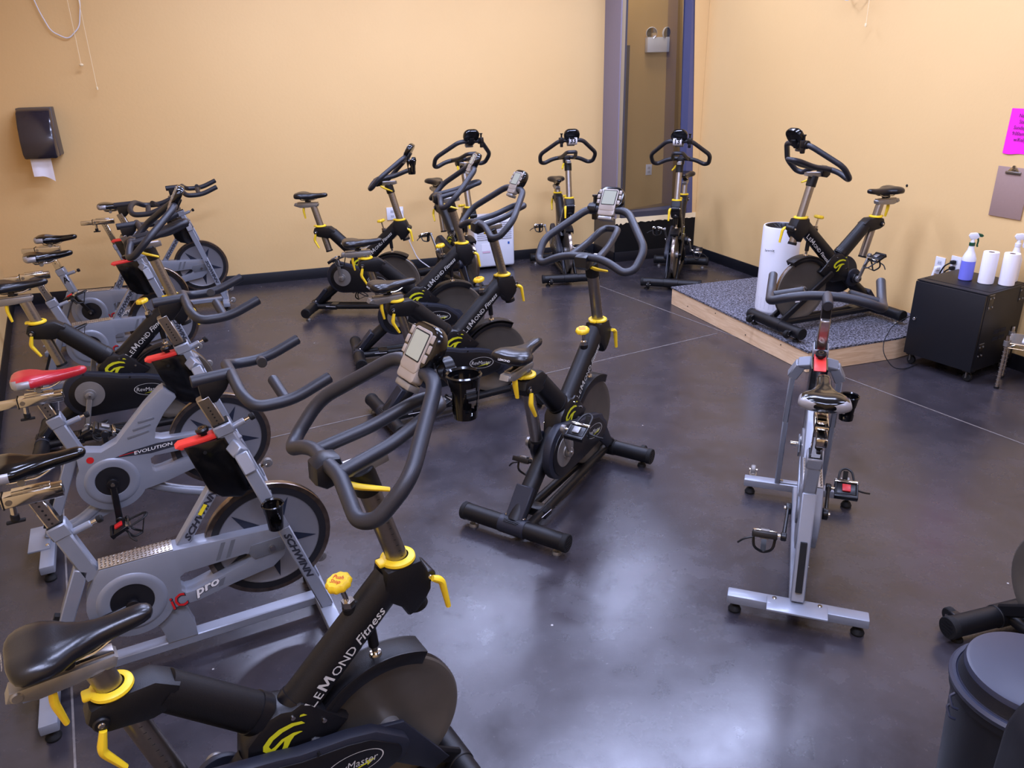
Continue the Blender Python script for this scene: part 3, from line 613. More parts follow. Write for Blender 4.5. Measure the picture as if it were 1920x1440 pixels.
# ------------------------------------------------------------------ Schwinn-type bike (grey)
def make_schwinn(evo=False):
    R = empty('indoor_cycle', (0, 0, 0))
    for x, nm in ((.446, 'front_stabilizer'), (-.425, 'rear_stabilizer')):
        mb = MB(); mb.box((x, 0, .060), (.052, .468, .034), 'grey', bev=.004); mb.box((x-(.03 if x < 0 else -.0), 0, .079), (.03+.05*(x < 0), .20, .008), 'grey', bev=.002)
        for s in (-1, 1): mb.cyl((x, s*.075, .08), (x, s*.075, .087), .008, 'warm', n=10, bev=.002)
        o = mb.obj(nm, R)
        for s in (-1, 1):
            f = MB(); f.lathe([(0, 0), (.021, 0), (.023, .008), (.016, .022), (.008, .026), (.008, .045), (0, .045)], 'rub', o=(x, s*.205, 0)); f.obj('levelling_foot', o)
            if x > 0:
                t = MB(); t.bar((x+.015, s*.20, .07), (x+.055, s*.20, .088), .032, .008, 'warm', bev=.002)
                t.cyl((x+.055, s*.20-.011, .09), (x+.055, s*.20+.011, .09), .023, 'disc', n=20, bev=.004); t.cyl((x+.055, s*.20-.018, .09), (x+.055, s*.20+.018, .09), .006, 'warm', n=10); t.obj('transport_wheel', o)
    mb = MB()
    cx, cz = -.145, .288
    # seat tube and sleeve
    sd = V(-.30, 0, 1).normalized()
    mb.bar((-.232, 0, .385), (-.290, 0, .575), .046, .050, 'grey', bev=.006); mb.bar((-.282, 0, .555), (-.2965, 0, .600), .054, .058, 'grey', bev=.005)
    mb.bar((-.2955, 0, .5985), (-.2972, 0, .603), .044, .048, 'rub')
    # body
    if not evo:
        outer = [(-.232, .400), (-.214, .428), (.0, .430), (.30, .414), (.335, .405), (.350, .385), (.350, .335), (.335, .300), (.295, .268)] + [(.16, .246), (.05, .222)] + arc(cx, cz, .130, -32, -215, 24)
        hole = [(.004, .328), (.000, .275), (.012, .262), (.035, .262), (.215, .312), (.228, .325), (.226, .340), (.212, .346), (.02, .338)]
        mb.prism(outer, -.048, .022, 'grey', holes=[hole], bev=.008)
    else:
        outer = [(-.25, .430), (-.214, .438), (-.16, .424), (-.10, .450), (-.04, .512), (.03, .584), (.095, .640), (.115, .650), (.152, .612), (.155, .600), (.10, .545), (.055, .480), (.045, .440), (.07, .430), (.30, .416), (.335, .405), (.350, .385), (.345, .335), (.325, .300), (.27, .285), (.16, .262), (.05, .232)] + arc(cx, cz, .132, -32, -215, 24)
        hole = [(.012, .352), (.010, .300), (.020, .288), (.045, .290), (.215, .332), (.228, .342), (.226, .354), (.205, .362), (.03, .362)]
        mb.prism(outer, -.048, .022, 'grey', holes=[hole], bev=.012)
        for k, (a, b) in enumerate((((-.055, .462), (.028, .478)), ((-.03, .492), (.040, .505)), ((-.005, .522), (.058, .530)))):
            mb.bar((a[0], -.0485, a[1]), (b[0], -.0485, b[1]), .004, .009, 'greyd', bev=.001)
    # crank ring and hole
    mb.lathe([(.062, .0), (.066, .006), (.088, .009), (.100, .006), (.106, 0)], 'grey', o=(cx, -.046, cz), ax=(0, -1, 0), n=48); mb.lathe([(0, 0), (.064, 0)], 'rimblk', o=(cx, -.0492, cz), ax=(0, -1, 0), n=40)
    mb.lathe([(0, 0), (.05, 0), (.05, .006), (0, .006)], 'greyd', o=(cx, .022, cz), ax=(0, 1, 0), n=40)
    # rear leg, base beam, bracket
    mb.bar((-.262, 0, .43), (-.418, 0, .082), .046, .042, 'grey', bev=.004); mb.bar((-.344, 0, .28), (-.412, 0, .118), .022, .046, 'rub', bev=.001)
    if not evo:
        mb.bar((-.42, 0, .058), (.44, 0, .058), .050, .034, 'grey', bev=.004); mb.prism([(-.105, .20), (-.005, .215), (.02, .12), (.02, .075), (-.075, .075), (-.08, .12)], -.03, .014, 'grey', bev=.004)
    else:
        mb.tube([(-.41, 0, .085), (-.30, 0, .115), (-.21, 0, .175), (-.16, 0, .21)], .024, 'grey', n=14, fil=.04); mb.tube([(-.02, 0, .215), (.10, 0, .155), (.25, 0, .10), (.44, 0, .062)], .021, 'grey', n=14, fil=.05)
        mb.prism([(-.16, .20), (-.06, .19), (-.12, .15), (-.28, .10), (-.40, .075), (-.40, .10), (-.27, .15)], -.018, .018, 'grey', bev=.003)
    # down tube, head tube, fork
    if not evo:
        mb.bar((.010, 0, .395), (.228, 0, .695), .044, .036, 'grey', bev=.004)
        dv = V(.218, 0, .300).normalized(); up = V(-dv.z, 0, dv.x); mb.text('SCHWINN', V(.044, -.0222, .440)-up*.010, dv, up, .028, 'dlett', 1.42, .3, .045)
    mb.bar((.214, 0, .800), (.258, 0, .665), .050, .052, 'grey', bev=.006); mb.bar((.222, 0, .776), (.212, 0, .814), .058, .060, 'grey', bev=.005); mb.bar((.2128, 0, .811), (.2112, 0, .818), .046, .050, 'rub')
    for s in (-1, 1):
        P = [V(.236, s*.02, .735), V(.250, s*.062, .722), V(.268, s*.088, .665), V(.338, s*.092, .437), V(.446, s*.092, .080)]
        for i in range(len(P)-1):
            mb.bar(P[i], P[i+1]+(P[i+1]-P[i]).normalized()*.006, .022 if i > 1 else .040, .042, 'grey', bev=.004)
        dv = (P[4]-P[3]).normalized(); up = V(-dv.z, 0, dv.x)
        if s < 0: mb.text('SCHWINN', P[3]+dv*.022+V(0, s*.0116, 0)-up*.010, dv, up, .030, 'dlett', 1.38, .3, .045)
        mb.cyl((.30, s*.03, .345), (.30, s*.062, .345), .010, 'warm', n=12); mb.prism([(.235, .372), (.33, .378), (.345, .36), (.34, .325), (.24, .318), (.222, .345)], s*.052 if s < 0 else .026, s*.046 if s < 0 else .032, 'greyd', bev=.001)
    mb.cyl((-.262, 0, .555), (-.205, 0, .572), .011, 'grey', n=14, bev=.002); mb.cyl((.235, 0, .785), (.285, 0, .803), .011, 'grey', n=14, bev=.002)
    # step plate and decals
    if not evo:
        mb.box((-.107, -.013, .432), (.215, .066, .004), 'plate', Matrix.Rotation(-.4*D, 3, 'Y'), .001)
        for i in range(18):
            for j in range(5): mb.box((-.205+i*.0115, -.040+j*.0135, .4345), (.0075, .0035, .0016), 'warm', Matrix.Rotation((45 if (i+j) % 2 else -45)*D, 3, 'Z'))
        mb.text('iC', (-.036, -.0489, .212), (1, 0, .16), (-.16, 0, 1), .070, 'dlett', .80, 0, .035); mb.text('iC', (-.038, -.0494, .214), (1, 0, .16), (-.16, 0, 1), .070, 'redl', .80, 0, .012)
        mb.text('pro', (.040, -.0489, .240), (1, 0, .30), (-.30, 0, 1), .044, 'dlett', 1.25, .3, .06); mb.text('pro', (.040, -.0494, .241), (1, 0, .30), (-.30, 0, 1), .044, 'white', 1.25, .3, .03)
        for k in range(3): x = .145+k*.028; mb.poly([(x, -.0487, .255+x*.03), (x+.014, -.0487, .257+x*.03), (x+.075, -.0487, .413-x*.02), (x+.061, -.0487, .414-x*.02)], 'greyd') if False else None
        for k, xx in enumerate((.118, .150)):
            mb.poly([(xx, -.0486, .350), (xx+.014, -.0486, .352), (xx+.040, -.0486, .412), (xx+.026, -.0486, .412)], 'greyd'); mb.poly([(xx-.04, -.0486, .250), (xx-.024, -.0486, .253), (xx-.012, -.0486, .282), (xx-.028, -.0486, .276)], 'greyd')
    else:
        mb.poly([(-.12, -.0486, .388), (.02, -.0486, .376), (.26, -.0486, .398), (.28, -.0486, .410), (.05, -.0486, .416), (-.06, -.0486, .404)][::1], 'dlett')
        mb.text('EVOLUTION', (-.045, -.0492, .386), (1, 0, .06), (-.06, 0, 1), .020, 'white', 1.35, .15, .01); mb.cyl((-.205, -.048, .40), (-.205, -.0495, .40), .014, 'redl', n=20)
        mb.bar((-.10, -.0489, .392), (-.03, -.0489, .398), .001, .002, 'redl')
    mb.obj('frame', R)
    # flywheel
    wx, wz = .300, .356; mb = MB()
    mb.lathe([(.168, -.012), (.196, -.012), (.196, .012), (.168, .012)], 'rimblk', o=(wx, 0, wz), ax=(0, 1, 0), n=72); mb.lathe([(.194, -.0125), (.209, -.0125), (.211, -.010), (.211, .010), (.209, .0125), (.194, .0125)], 'rim', o=(wx, 0, wz), ax=(0, 1, 0), n=72)
    mb.lathe([(.0, -.008), (.160, -.0085), (.170, -.0125)], 'wdisc', o=(wx, 0, wz), ax=(0, 1, 0), n=60); mb.lathe([(.0, .008), (.160, .0085), (.170, .0125)], 'wdisc', o=(wx, 0, wz), ax=(0, 1, 0), n=60)
    for s in (-1, 1):
        pts = []
        for i in range(5):
            for (rr, da) in ((.162, 0), (.046, 36)): a = (60+72*i+da)*D; pts.append(V(wx+rr*math.cos(a), s*.0096, wz+rr*math.sin(a)))
        c = V(wx, s*.0096, wz); mb.raw([c]+pts, [(0, 1+i, 1+(i+1) % 10) for i in range(10)], 'star')
    mb.lathe([(0, -.03), (.022, -.03), (.03, -.014), (.03, .014), (.022, .03), (0, .03)], 'alu', o=(wx, 0, wz), ax=(0, 1, 0), n=24); mb.obj('flywheel', R)
    # brake: housing, lever, knob
    mb = MB(); mb.prism([(.092, .762), (.215, .772), (.240, .70), (.262, .62), (.262, .57), (.235, .548), (.175, .565), (.140, .600), (.110, .70)], -.030, .030, 'gloss', bev=.006)
    mb.cyl((.15, -.0315, .735), (.15, .0315, .735), .006, 'rub', n=10)
    mb.cyl((.262, -.02, .59), (.262, .02, .59), .02, 'blk2', n=14, bev=.004); mb.box((.262, 0, .572), (.06, .034, .028), 'blk2', bev=.005); mb.obj('brake_housing', R)
    mb = MB(); mb.prism([(.068, .764), (.080, .774), (.140, .780), (.215, .792), (.218, .776), (.150, .764), (.085, .754)], -.022, .022, 'lever', bev=.004); mb.obj('brake_lever', R)
    mb = MB(); mb.lathe([(0, 0), (.010, 0), (.010, .012), (.019, .018), (.021, .028), (.017, .034), (.008, .032), (0, .032)], 'blk2', o=(.160, 0, .776), ax=(-.2, 0, 1), n=24); mb.lathe([(.006, 0), (.010, 0)], 'warm', o=(.153, 0, .8085), ax=(-.2, 0, 1), n=18); mb.obj('resistance_knob', R)
    for (a, b, nm) in (((-.205, 0, .572), (-.172, 0, .582), 'seat_pin'), ((.285, 0, .803), (.318, 0, .815), 'handlebar_pin')):
        mb = MB(); a, b = V(*a), V(*b); mb.cyl(a, a+(b-a)*.6, .006, 'warm', n=12); mb.cyl(a+(b-a)*.5, b, .012, 'rub', n=10, bev=.003); mb.obj(nm, R)
    crank_arm(R, -1, cx, cz, 180, 'blk2', ycr=.062, redp=True); crank_arm(R, 1, cx, cz, 0, 'blk2', ycr=.045, redp=False)
    # seat group
    def ax_s(z): return -.296 - .31*(z-.594)
    mb = MB(); mb.bar((ax_s(.50), 0, .50), (ax_s(.705), 0, .705), .036, .040, 'warm', bev=.004)
    for k in range(6): zz = .61+k*.016; mb.cyl((ax_s(zz), -.0184, zz), (ax_s(zz), -.0188, zz), .0035, 'rub', n=10)
    mb.obj('seat_post', R)
    mb = MB(); mb.box((-.330, 0, .709), (.160, .044, .038), 'warm', bev=.005); mb.box((-.420, 0, .707), (.14, .034, .030), 'warm', bev=.004); mb.box((-.405, 0, .709), (.004, .046, .040), 'rub')
    mb.box((-.33, 0, .732), (.10, .030, .008), 'warm', bev=.002); mb.cyl((-.39, -.0225, .709), (-.39, -.0235, .709), .009, 'chrome', n=16)
    sl = mb.obj('seat_slider', R)
    mb = MB(); mb.cyl((-.385, 0, .692), (-.388, 0, .655), .009, 'warm', n=14); mb.cyl((-.388, 0, .660), (-.389, 0, .640), .012, 'rub', n=14, bev=.002); mb.box((-.389, 0, .636), (.05, .014, .009), 'rub', bev=.003); mb.obj('slider_knob', sl)
    mb = MB(); seat_mesh(mb, .822, -.412, -.150, 'gloss', 'silverp', hw=.080)
    se = mb.obj('seat', R)
    mb = MB()
    for s in (-1, 1): mb.tube([(-.375, s*.022, .785), (-.362, s*.022, .756), (-.285, s*.022, .756), (-.262, s*.018, .764), (-.215, s*.012, .79)], .0038, 'warm', n=8, fil=.02)
    mb.cyl((-.325, -.026, .752), (-.325, .026, .752), .012, 'alu', n=14, bev=.002); mb.obj('seat_rails', se)
    # handlebar group
    mb = MB(); mb.bar((.236, 0, .73), (.166, 0, .93), .036, .042, 'chrome', bev=.004); 
    for k in range(7): zz = .825+k*.012; mb.cyl((.236-.35*(zz-.73), -.0184, zz), (.236-.35*(zz-.73), -.0188, zz), .003, 'rub', n=8)
    mb.obj('handlebar_post', R)
    mb = MB(); mb.prism([(.158, .980), (.262, .985), (.240, .945), (.205, .908), (.166, .905)], -.017, .017, 'blk2', bev=.005); mb.cyl((.142, 0, .984), (.268, 0, .990), .0195, 'foam', n=18, bev=.003)
    mb.tube([(.262, .0, .990), (.262, .075, .987), (.266, .150, .970), (.292, .206, .945), (.400, .207, .945), (.520, .206, .995)], .0178, 'foam', n=14, fil=.05); mb.tube([(.262, -.0, .990), (.262, -.075, .987), (.266, -.150, .970), (.292, -.206, .945), (.400, -.207, .945), (.520, -.206, .995)], .0178, 'foam', n=14, fil=.05)
    for s in (-1, 1): mb.tube([(.385, s*.200, .944), (.372, s*.085, .975)], .0165, 'foam', n=14); mb.cyl((.372, s*.085, .975), (.3715, s*.081, .9762), .0145, 'blk2', n=14); mb.cyl((.520, s*.206, .995), (.5225, s*.206, .996), .0135, 'blk2', n=14)
    mb.obj('handlebar', R)
    return R
SEAT_KIDS = ('seat', 'seat_slider', 'seat_post'); BAR_KIDS_L = ('handlebar', 'handlebar_slide', 'handlebar_post', 'console'); BAR_KIDS_S = ('handlebar', 'handlebar_post')
def kid(o, nm): return [c for c in o.children if c.name.split('.')[0] == nm]
lem0 = make_lemond()
def lemond(first, x, y, deg, z, seat, bar, label, cr=None, acc=None, group='black and yellow spin bikes'):
    o = lem0 if first else copy_tree(lem0)
    o.location = (x, y, z); o.rotation_euler = (0, 0, deg*D); tag(o, label, 'exercise bike', group)
    for n in SEAT_KIDS:
        for c in kid(o, n): c.location = (-.25*seat, 0, seat)
    for n in BAR_KIDS_L:
        for c in kid(o, n): c.location = (-.262*bar, 0, bar)
    if cr is not None: turn(o, cr)
    return o
def turn(o, ang):
    for c in kid(o, 'crank_arm'):
        a = ang if c.location.y < 0 else ang+180
        c.rotation_euler = (0, -a*D, 0)
        for p in c.children: p.rotation_euler = (0, (a+(-25 if c.location.y < 0 else 25))*D, 0)
sch0 = make_schwinn(False); sch1 = make_schwinn(True)
def schwinn(src, first, x, y, deg, seat, bar, label, cr=180, fwd=0., up=0., cat='exercise bike', group='silver grey indoor cycles'):
    o = src if first else copy_tree(src)
    o.location = (x, y, 0); o.rotation_euler = (0, 0, deg*D); tag(o, label, cat, group)
    for n in SEAT_KIDS:
        for c in kid(o, n): c.location = (-.31*seat, 0, seat)
    for n in BAR_KIDS_S:
        for c in kid(o, n): c.location = (-.35*bar, 0, bar)
    for c in kid(o, 'seat'): c.location.x += fwd; c.location.z += up
    turn(o, cr); return o
PZ = .145
K = PZ
L = {}
L[1] = lemond(True, -.576, 1.376, 33.2, 0, .045, .0, 'black spin bike nearest the camera, its grey console screen facing the viewer', 120)
L[2] = lemond(False, .212, 3.101, 57.3, 0, .012, .016, 'black spin bike standing alone in the middle of the open floor', 118)
L[3] = lemond(False, -.344, 4.097, 27.6, 0, -.008, -.004, 'black spin bike just behind the nearest console, front of the angled middle row', -90)
L[4] = lemond(False, -.643, 5.036, 14.8, 0, .008, .010, 'black spin bike between two others in the angled middle row', 120)
L[5] = lemond(False, -1.179, 6.064, -7.2, 0, .140, .0, 'black spin bike by the tan wall in front of the white wall outlet', 96)
L[6] = lemond(False, -.480, 6.827, -62.8, 0, .085, .06, 'black spin bike facing the camera beside the white dehumidifier', 130)
L[7] = lemond(False, .505, 7.222, -84.6, 0, .020, .02, 'black spin bike numbered 33 facing the camera by the left window jamb', 150)
L[8] = lemond(False, 1.532, 6.953, -107.6, 0, .075, .016, 'black spin bike numbered 13 facing the camera under the corner window', 45)
L[9] = lemond(False, 2.183, 5.077, 202.0, PZ+.002, .070, -.012, 'black spin bike raised on the speckled wooden platform', -70)
L[10] = lemond(False, -2.097, 3.835, 23.1, 0, .10, .0, 'black spin bike squeezed among the grey bikes at the left wall', -105)
L[11] = lemond(False, 1.81, 1.71, 105.6, 0, .0, .0, 'black spin bike cut by the right edge, only front foot and flywheel showing', 0)
S = {}
S[1] = schwinn(sch0, True, -1.117, 2.137, 27.1, .0, -.02, 'nearest grey indoor cycle, black saddle, diamond plate step and red lettering on its body', 190, -.02, .012)
S[2] = schwinn(sch1, True, -1.550, 2.927, 26.4, -.030, .008, 'grey indoor cycle with a red saddle and curved wing on its frame', -92)
S[3] = schwinn(sch0, False, -2.498, 4.654, 29.0, .040, .0, 'grey indoor cycle directly behind the black bike of the left row', 125, .045, .025)
S[4] = schwinn(sch0, False, -2.834, 5.378, 14.0, .030, .02, 'grey indoor cycle marked with a letter A on its seat tube', 120, .02, -.015)
S[5] = schwinn(sch0, False, -2.832, 6.231, 20.5, .068, .01, 'farthest grey indoor cycle, against the tan wall in the left corner', 100, .06, .03)
S[6] = schwinn(sch0, False, 1.122, 2.604, 70.2, .03, .01, 'grey indoor cycle alone at right, seen from behind, front toward the platform', 8)
for b in L.values(): del b['group']
for b in S.values(): del b['group']
for i in L: L[i]['group'] = 'black and yellow spin bikes'
for i in S: S[i]['group'] = 'silver grey indoor cycles'
# red saddle
rs = kid(S[2], 'seat')[0]; rs['label'] = 'red saddle with silver rear corners'; rs.data = rs.data.copy(); rs.data.materials[rs.data.materials.find('gloss_black_vinyl')] = M['red']
# accessories per bike
hb = kid(L[1], 'handlebar')[0]; make_cup(hb, (.478, -.135, 1.235), 0, 0); 
hb = kid(L[5], 'handlebar')[0]; make_cup(hb, (.500, -.130, 1.205), 0, 0)
for i, y in ((2, .075), (6, .09), (7, -.085), (8, .085), (9, .07), (4, .08)): make_clampbit(kid(L[i], 'handlebar')[0], y)
def sticker(i, y, txt):
    mb = MB(); mb.cyl((.437, y-.034, 1.221), (.437, y+.034, 1.221), .037, 'wst', n=28); mb.text(txt, (.437+.0374, y-.027, 1.203), (0, 1, 0), (0, 0, 1), .050, 'rub', 1, 0, .03)
    o = mb.obj('number_sticker', kid(L[i], 'handlebar')[0]); o['label'] = 'white sticker with number %s' % txt
sticker(7, .012, '33'); sticker(8, -.012, '13')
make_cup(S[1], (.310, -.150, .560), 0, 0, .9); make_cup(S[6], (.20, -.125, .62), 0, 0, 1.)
mb = MB(); mb.text('A', (-.2800, -.0236, .498), (.96, 0, .29), (-.29, 0, .96), .060, 'rub', .9, 0, .02); mb.obj('letter_mark', S[4])
mb = MB(); mb.box((.10, .0226, .52), (.045, .001, .018), 'yst', Matrix.Rotation(-54*D, 3, 'Y')); mb.box((.11, -.0226, .535), (.040, .001, .012), 'yst', Matrix.Rotation(-54*D, 3, 'Y')); mb.obj('warning_sticker', S[1])
mb = MB(); mb.box((.06, .0, .484), (.05, .028, .001), 'yst', Matrix.Rotation(-54*D, 3, 'Y')); mb.obj('warning_sticker', S[6])
mb = MB(); zc = .865; mb.bar((.236-.35*(zc-.03-.73)-.0205, 0, zc-.03), (.236-.35*(zc+.025-.73)-.0205, 0, zc+.025), .030, .002, 'redl'); mb.obj('red_mark', kid(S[6], 'handlebar_post')[0])

# ------------------------------------------------------------------ platform
pc = [V(1.318, 6.095), V(1.860, 4.540), V(2.515, 4.742), V(2.885, 4.945), V(2.955, 4.955), V(2.395, 6.43)]
Pf = empty('platform', (2.1, 5.4, 0)); tag(Pf, 'low wooden stage with pine sides and a speckled grey rubber top', 'platform')
def loc(p, z): return (p.x-2.1, p.y-5.4, z)
mb = MB(); nP = len(pc); mb.raw([loc(p, .002) for p in pc]+[loc(p, PZ-.012) for p in pc], [tuple(range(nP)), tuple(range(nP, 2*nP))]+[(i, (i+1) % nP, nP+(i+1) % nP, nP+i) for i in range(nP)], 'wood')
for k in range(4): t = .15+k*.23; q = pc[0].lerp(pc[1], t); mb.cyl(loc(q+V(-.001, 0), .05+.05*(k % 2)), loc(q+V(-.004, -.001), .05+.05*(k % 2)), .004, 'rub', n=8)
mb.obj('pine_base', Pf)
ctr = sum(pc, V(0, 0))/nP; pe = [c + (c-ctr).normalized()*.012 if i in (0, 1) else c for i, c in enumerate(pc)]
mb = MB(); mb.raw([loc(p, PZ-.012) for p in pe]+[loc(p, PZ) for p in pe], [tuple(range(nP)), tuple(range(nP, 2*nP))]+[(i, (i+1) % nP, nP+(i+1) % nP, nP+i) for i in range(nP)], 'speck'); mb.obj('rubber_top', Pf)
# ------------------------------------------------------------------ air purifier
ap = empty('air_purifier', (1.925, 5.430, PZ)); tag(ap, 'tall white cylinder air purifier standing on the platform', 'air purifier')
mb = MB(); mb.lathe([(0, .0), (.128, .0), (.133, .006), (.134, .02), (.130, .60), (.126, .612), (.118, .612), (.118, .600)], 'wplast', n=56)
vd = (V(-1.925, -5.43)).normalized(); tx = V(-vd.y, vd.x, 0)
mb.text('levoit', V(vd.x, vd.y, 0)*.1325-tx*.07+V(0, 0, .45)+tx*-.03, tx, (0, 0, 1), .026, 'dlett', 1.1, 0, .01)
for k in range(7):
    for j in range(26):
        a = 2*PI*j/26; mb.box((math.cos(a)*.1338, math.sin(a)*.1338, .035+k*.012), (.003, .006, .003), 'wplast2', Matrix.Rotation(a, 3, 'Z'))
mb.obj('body', ap)
mb = MB(); mb.lathe([(.121, .606), (.112, .612), (.09, .585), (.05, .575), (.0, .575)], 'blk2', n=40)
for k in range(24): a = 2*PI*k/24; mb.bar((math.cos(a)*.03, math.sin(a)*.03, .58), (math.cos(a+.3)*.112, math.sin(a+.3)*.112, .606), .006, .003, 'blk2')
mb.obj('top_grille', ap)
# ------------------------------------------------------------------ dehumidifier by the back wall
dh = empty('dehumidifier', (-.155, 7.475, 0), BA); tag(dh, 'white portable dehumidifier with slatted front by the back wall', 'dehumidifier')
mb = MB(); mb.box((.0, .06, .255), (.40, .26, .46), 'wplast', bev=.022, seg=3); mb.box((0, .05, .49), (.34, .20, .03), 'wplast2', bev=.01)
for k in range(9): mb.box((0, -.073, .30+k*.019), (.34, .006, .007), 'wplast2', bev=.001)
mb.box((-.085, -.0715, .22), (.09, .002, .07), 'paper'); mb.box((-.085, -.0728, .175), (.075, .002, .012), mat('pale_pink_label', (220, 180, 200), .6)); mb.box((.14, -.0715, .25), (.018, .002, .022), 'blue'); mb.text('DIMPLEX', (-.06, -.02, .5065), (1, 0, 0), (0, 1, 0), .03, 'dlett', 1) if False else None
mb.obj('body', dh)
for sx in (-1, 1):
    mb = MB(); mb.cyl((sx*.15, .03, .018), (sx*.15, .06, .018), .018, 'rub', n=16, bev=.003); mb.box((sx*.15, .045, .032), (.03, .04, .02), 'blk2', bev=.004); mb.obj('caster', dh)
# ------------------------------------------------------------------ wall fittings
def onwall(a, d, n, t, z, off): q = a + d*t + n*off; return V(q.x, q.y, z)
def Rz(a): return Matrix.Rotation(a, 3, 'Z')
def fit(name, base, ang, label, cat, group=None):
    o = empty(name, base, ang); tag(o, label, cat, group); return o          # local x along wall, local -y into the room
def tw(p): return (V(p[0], p[1])-C0).dot(bd)
q = onwall(C0, bd, -bn, tw((-3.772, 6.62)), 0, .001)
td = fit('paper_towel_dispenser', q, BA, 'smoky black paper towel dispenser on the back wall', 'dispenser')
mb = MB(); pr = [(0, 1.235), (-.20, 1.225), (-.225, 1.26), (-.222, 1.36), (-.195, 1.48), (-.150, 1.575), (-.11, 1.60), (0, 1.60)]
mb.prism([(p[0], p[1]) for p in pr], -.124, .124, mat('smoked_plastic', (44, 40, 50), .18, coat=.4, noise=.3, nscale=12), bev=.018, tf=lambda c: V(c.y, c.x, c.z))
mb.prism([(0, 1.24), (-.13, 1.235), (-.15, 1.40), (-.09, 1.605), (0, 1.608)], -.128, .128, mat('grey_brown_plastic', (76, 70, 68), .4), bev=.006, tf=lambda c: V(c.y, c.x, c.z)); mb.obj('cover', td)
mb = MB(); n = 14; vs = []
for i in range(n+1):
    x = -.095+.15*i/n; zb = 1.085-(0 if i < 6 else .045*((i-6)/8)**1.3); vs += [(x, -.150, 1.235), (x, -.156-.01*math.sin(i*.5), zb)]
mb.raw(vs, [(2*i, 2*i+2, 2*i+3, 2*i+1) for i in range(n)], 'paper'); mb.obj('paper_sheet', td)
def outlet(base, ang, label, w=.075, h=.118, plugs=(), name='wall_outlet', group=None, gang=1):
    o = fit(name, base, ang, label, 'outlet', group); mb = MB(); mb.box((0, -.004, 0), (w, .008, h), 'wplast', bev=.003)
    for g in range(gang):
        gx = (g-(gang-1)/2)*.055
        for s in (-1, 1):
            mb.box((gx, -.0085, s*.022), (.032, .002, .028), 'wplast2', bev=.0008)
            for k in (-1, 1): mb.box((gx+k*.006, -.0098, s*.022), (.002, .001, .009), 'rub')
    mb.obj('plate', o); return o
def plug(base, ang, m, label, cord_pts, name='power_cord', r=.004, cm=None):
    o = tag(empty(name, base, ang), label, 'power cord'); mb = MB(); mb.box((0, -.025, 0), (.028, .034, .024), m, bev=.006); mb.obj('plug', o)
    mb = MB(); mb.tube(cord_pts, r, cm or m, n=8, fil=.05, seg=6); mb.obj('cord', o); return o
q = onwall(C0, bd, -bn, tw((-1.06, 7.40)), .555, .0015)
outlet(q, BA, 'white double wall outlet behind the bike nearest the tan wall', w=.16, gang=2)
plug(q+V(.052, .015, .02), BA, 'wplast', 'white power cord running down to the dehumidifier',
     [(0, -.04, 0), (.02, -.07, -.10), (.05, -.07, -.28), (.12, -.08, -.46), (.25, -.12, -.566), (.62, -.10, -.568)], r=.005)
# pull cords and hanging wire at the top left
def w3(t, z, off=.03): return onwall(C0, bd, -bn, t, z, off)
def cordobj(name, pts, r, label, m='cream', knob=None, fil=.04):
    o = empty(name, pts[0]); tag(o, label, 'cord'); b0 = V(*pts[0]); mb = MB(); mb.tube([Vector(p)-b0 for p in pts], r, m, n=8, fil=fil, seg=5); mb.obj('cord', o)
    if knob: mb = MB(); mb.lathe(knob, m, o=Vector(pts[-1])-b0, ax=(0, 0, -1), n=16); mb.obj('pull_knob', o)
    return o
t1, t2 = tw((-3.375, 6.72)), tw((-3.30, 6.745))
cordobj('pull_cord', [w3(t1, CEIL-.005, .06), w3(t1, 1.925, .06)], .0022, 'shorter thin cream pull cord ending in a round knob', knob=[(0, 0), (.012, .004), (.018, .014), (.012, .022), (0, .024)])
cordobj('pull_cord', [w3(t2, CEIL-.005, .06), w3(t2, 1.75, .06)], .0022, 'longer thin cream pull cord ending in a small tassel', knob=[(0, 0), (.006, .003), (.008, .018), (.005, .026), (0, .026)])
cordobj('hanging_wire', [w3(t1-.45, CEIL-.005, .025), w3(t1-.22, 2.30, .025), w3(t1-.17, 2.16, .025), w3(t1-.06, 2.10, .025), w3(t1+.04, 2.19, .025), w3(t1+.08, 2.36, .025), w3(t1+.03, CEIL-.005, .025)], .0045, 'white cable bundle looped high on the back wall', 'wplast')
# right wall: paper, clipboard, outlets
RA = math.atan2(rd_.y, rd_.x)           # along wall (towards camera); local -y must point into the room
rin = V(-.9331, -.3596)
def rw(p): return (V(p[0], p[1])-P2).dot(rd_)
def onr(t, z, off=.001): q = P2+rd_*t+rin*off; return V(q.x, q.y, z)
# local frame: x = rd_ ; -y = rin  -> y = -rin = (.9331,.3596) = x rotated +90? 
tp = rw((3.05, 4.75))-.018
o = empty('notice_sheet', onr(tp, 1.405, .002), RA); tag(o, 'bright pink handwritten notice taped to the right wall', 'notice')
mb = MB(); n = 10; vs = []
for i in range(n+1):
    x = -.108+.22*i/n; bz = -.128-.004*math.sin(i*.9); vs += [(x, -.001-.003*(i/n), .130), (x-.002, -.003-.002*math.sin(i*.7), bz)]
mb.raw(vs, [(2*i, 2*i+2, 2*i+3, 2*i+1) for i in range(n)], 'pink')
for k, (tx_, xx) in enumerate((('New', -.050), ('Start', -.042), ('Sunday', -.070), ('9:00am', -.072), ('w/Kelly', -.055))): mb.text(tx_, (xx, -.0068, .082-k*.034), (1, 0, 0), (0, 0, 1), .030, 'ink', .9, .1, .0)
mb.obj('sheet', o)
tc_ = rw((3.055, 4.73))-.045
o = empty('clipboard', onr(tc_, 1.052, .004), RA); tag(o, 'brown clipboard hanging under the pink notice', 'clipboard')
mb = MB(); mb.box((0, -.003, 0), (.215, .004, .30), 'clip', bev=.0015); mb.obj('board', o)
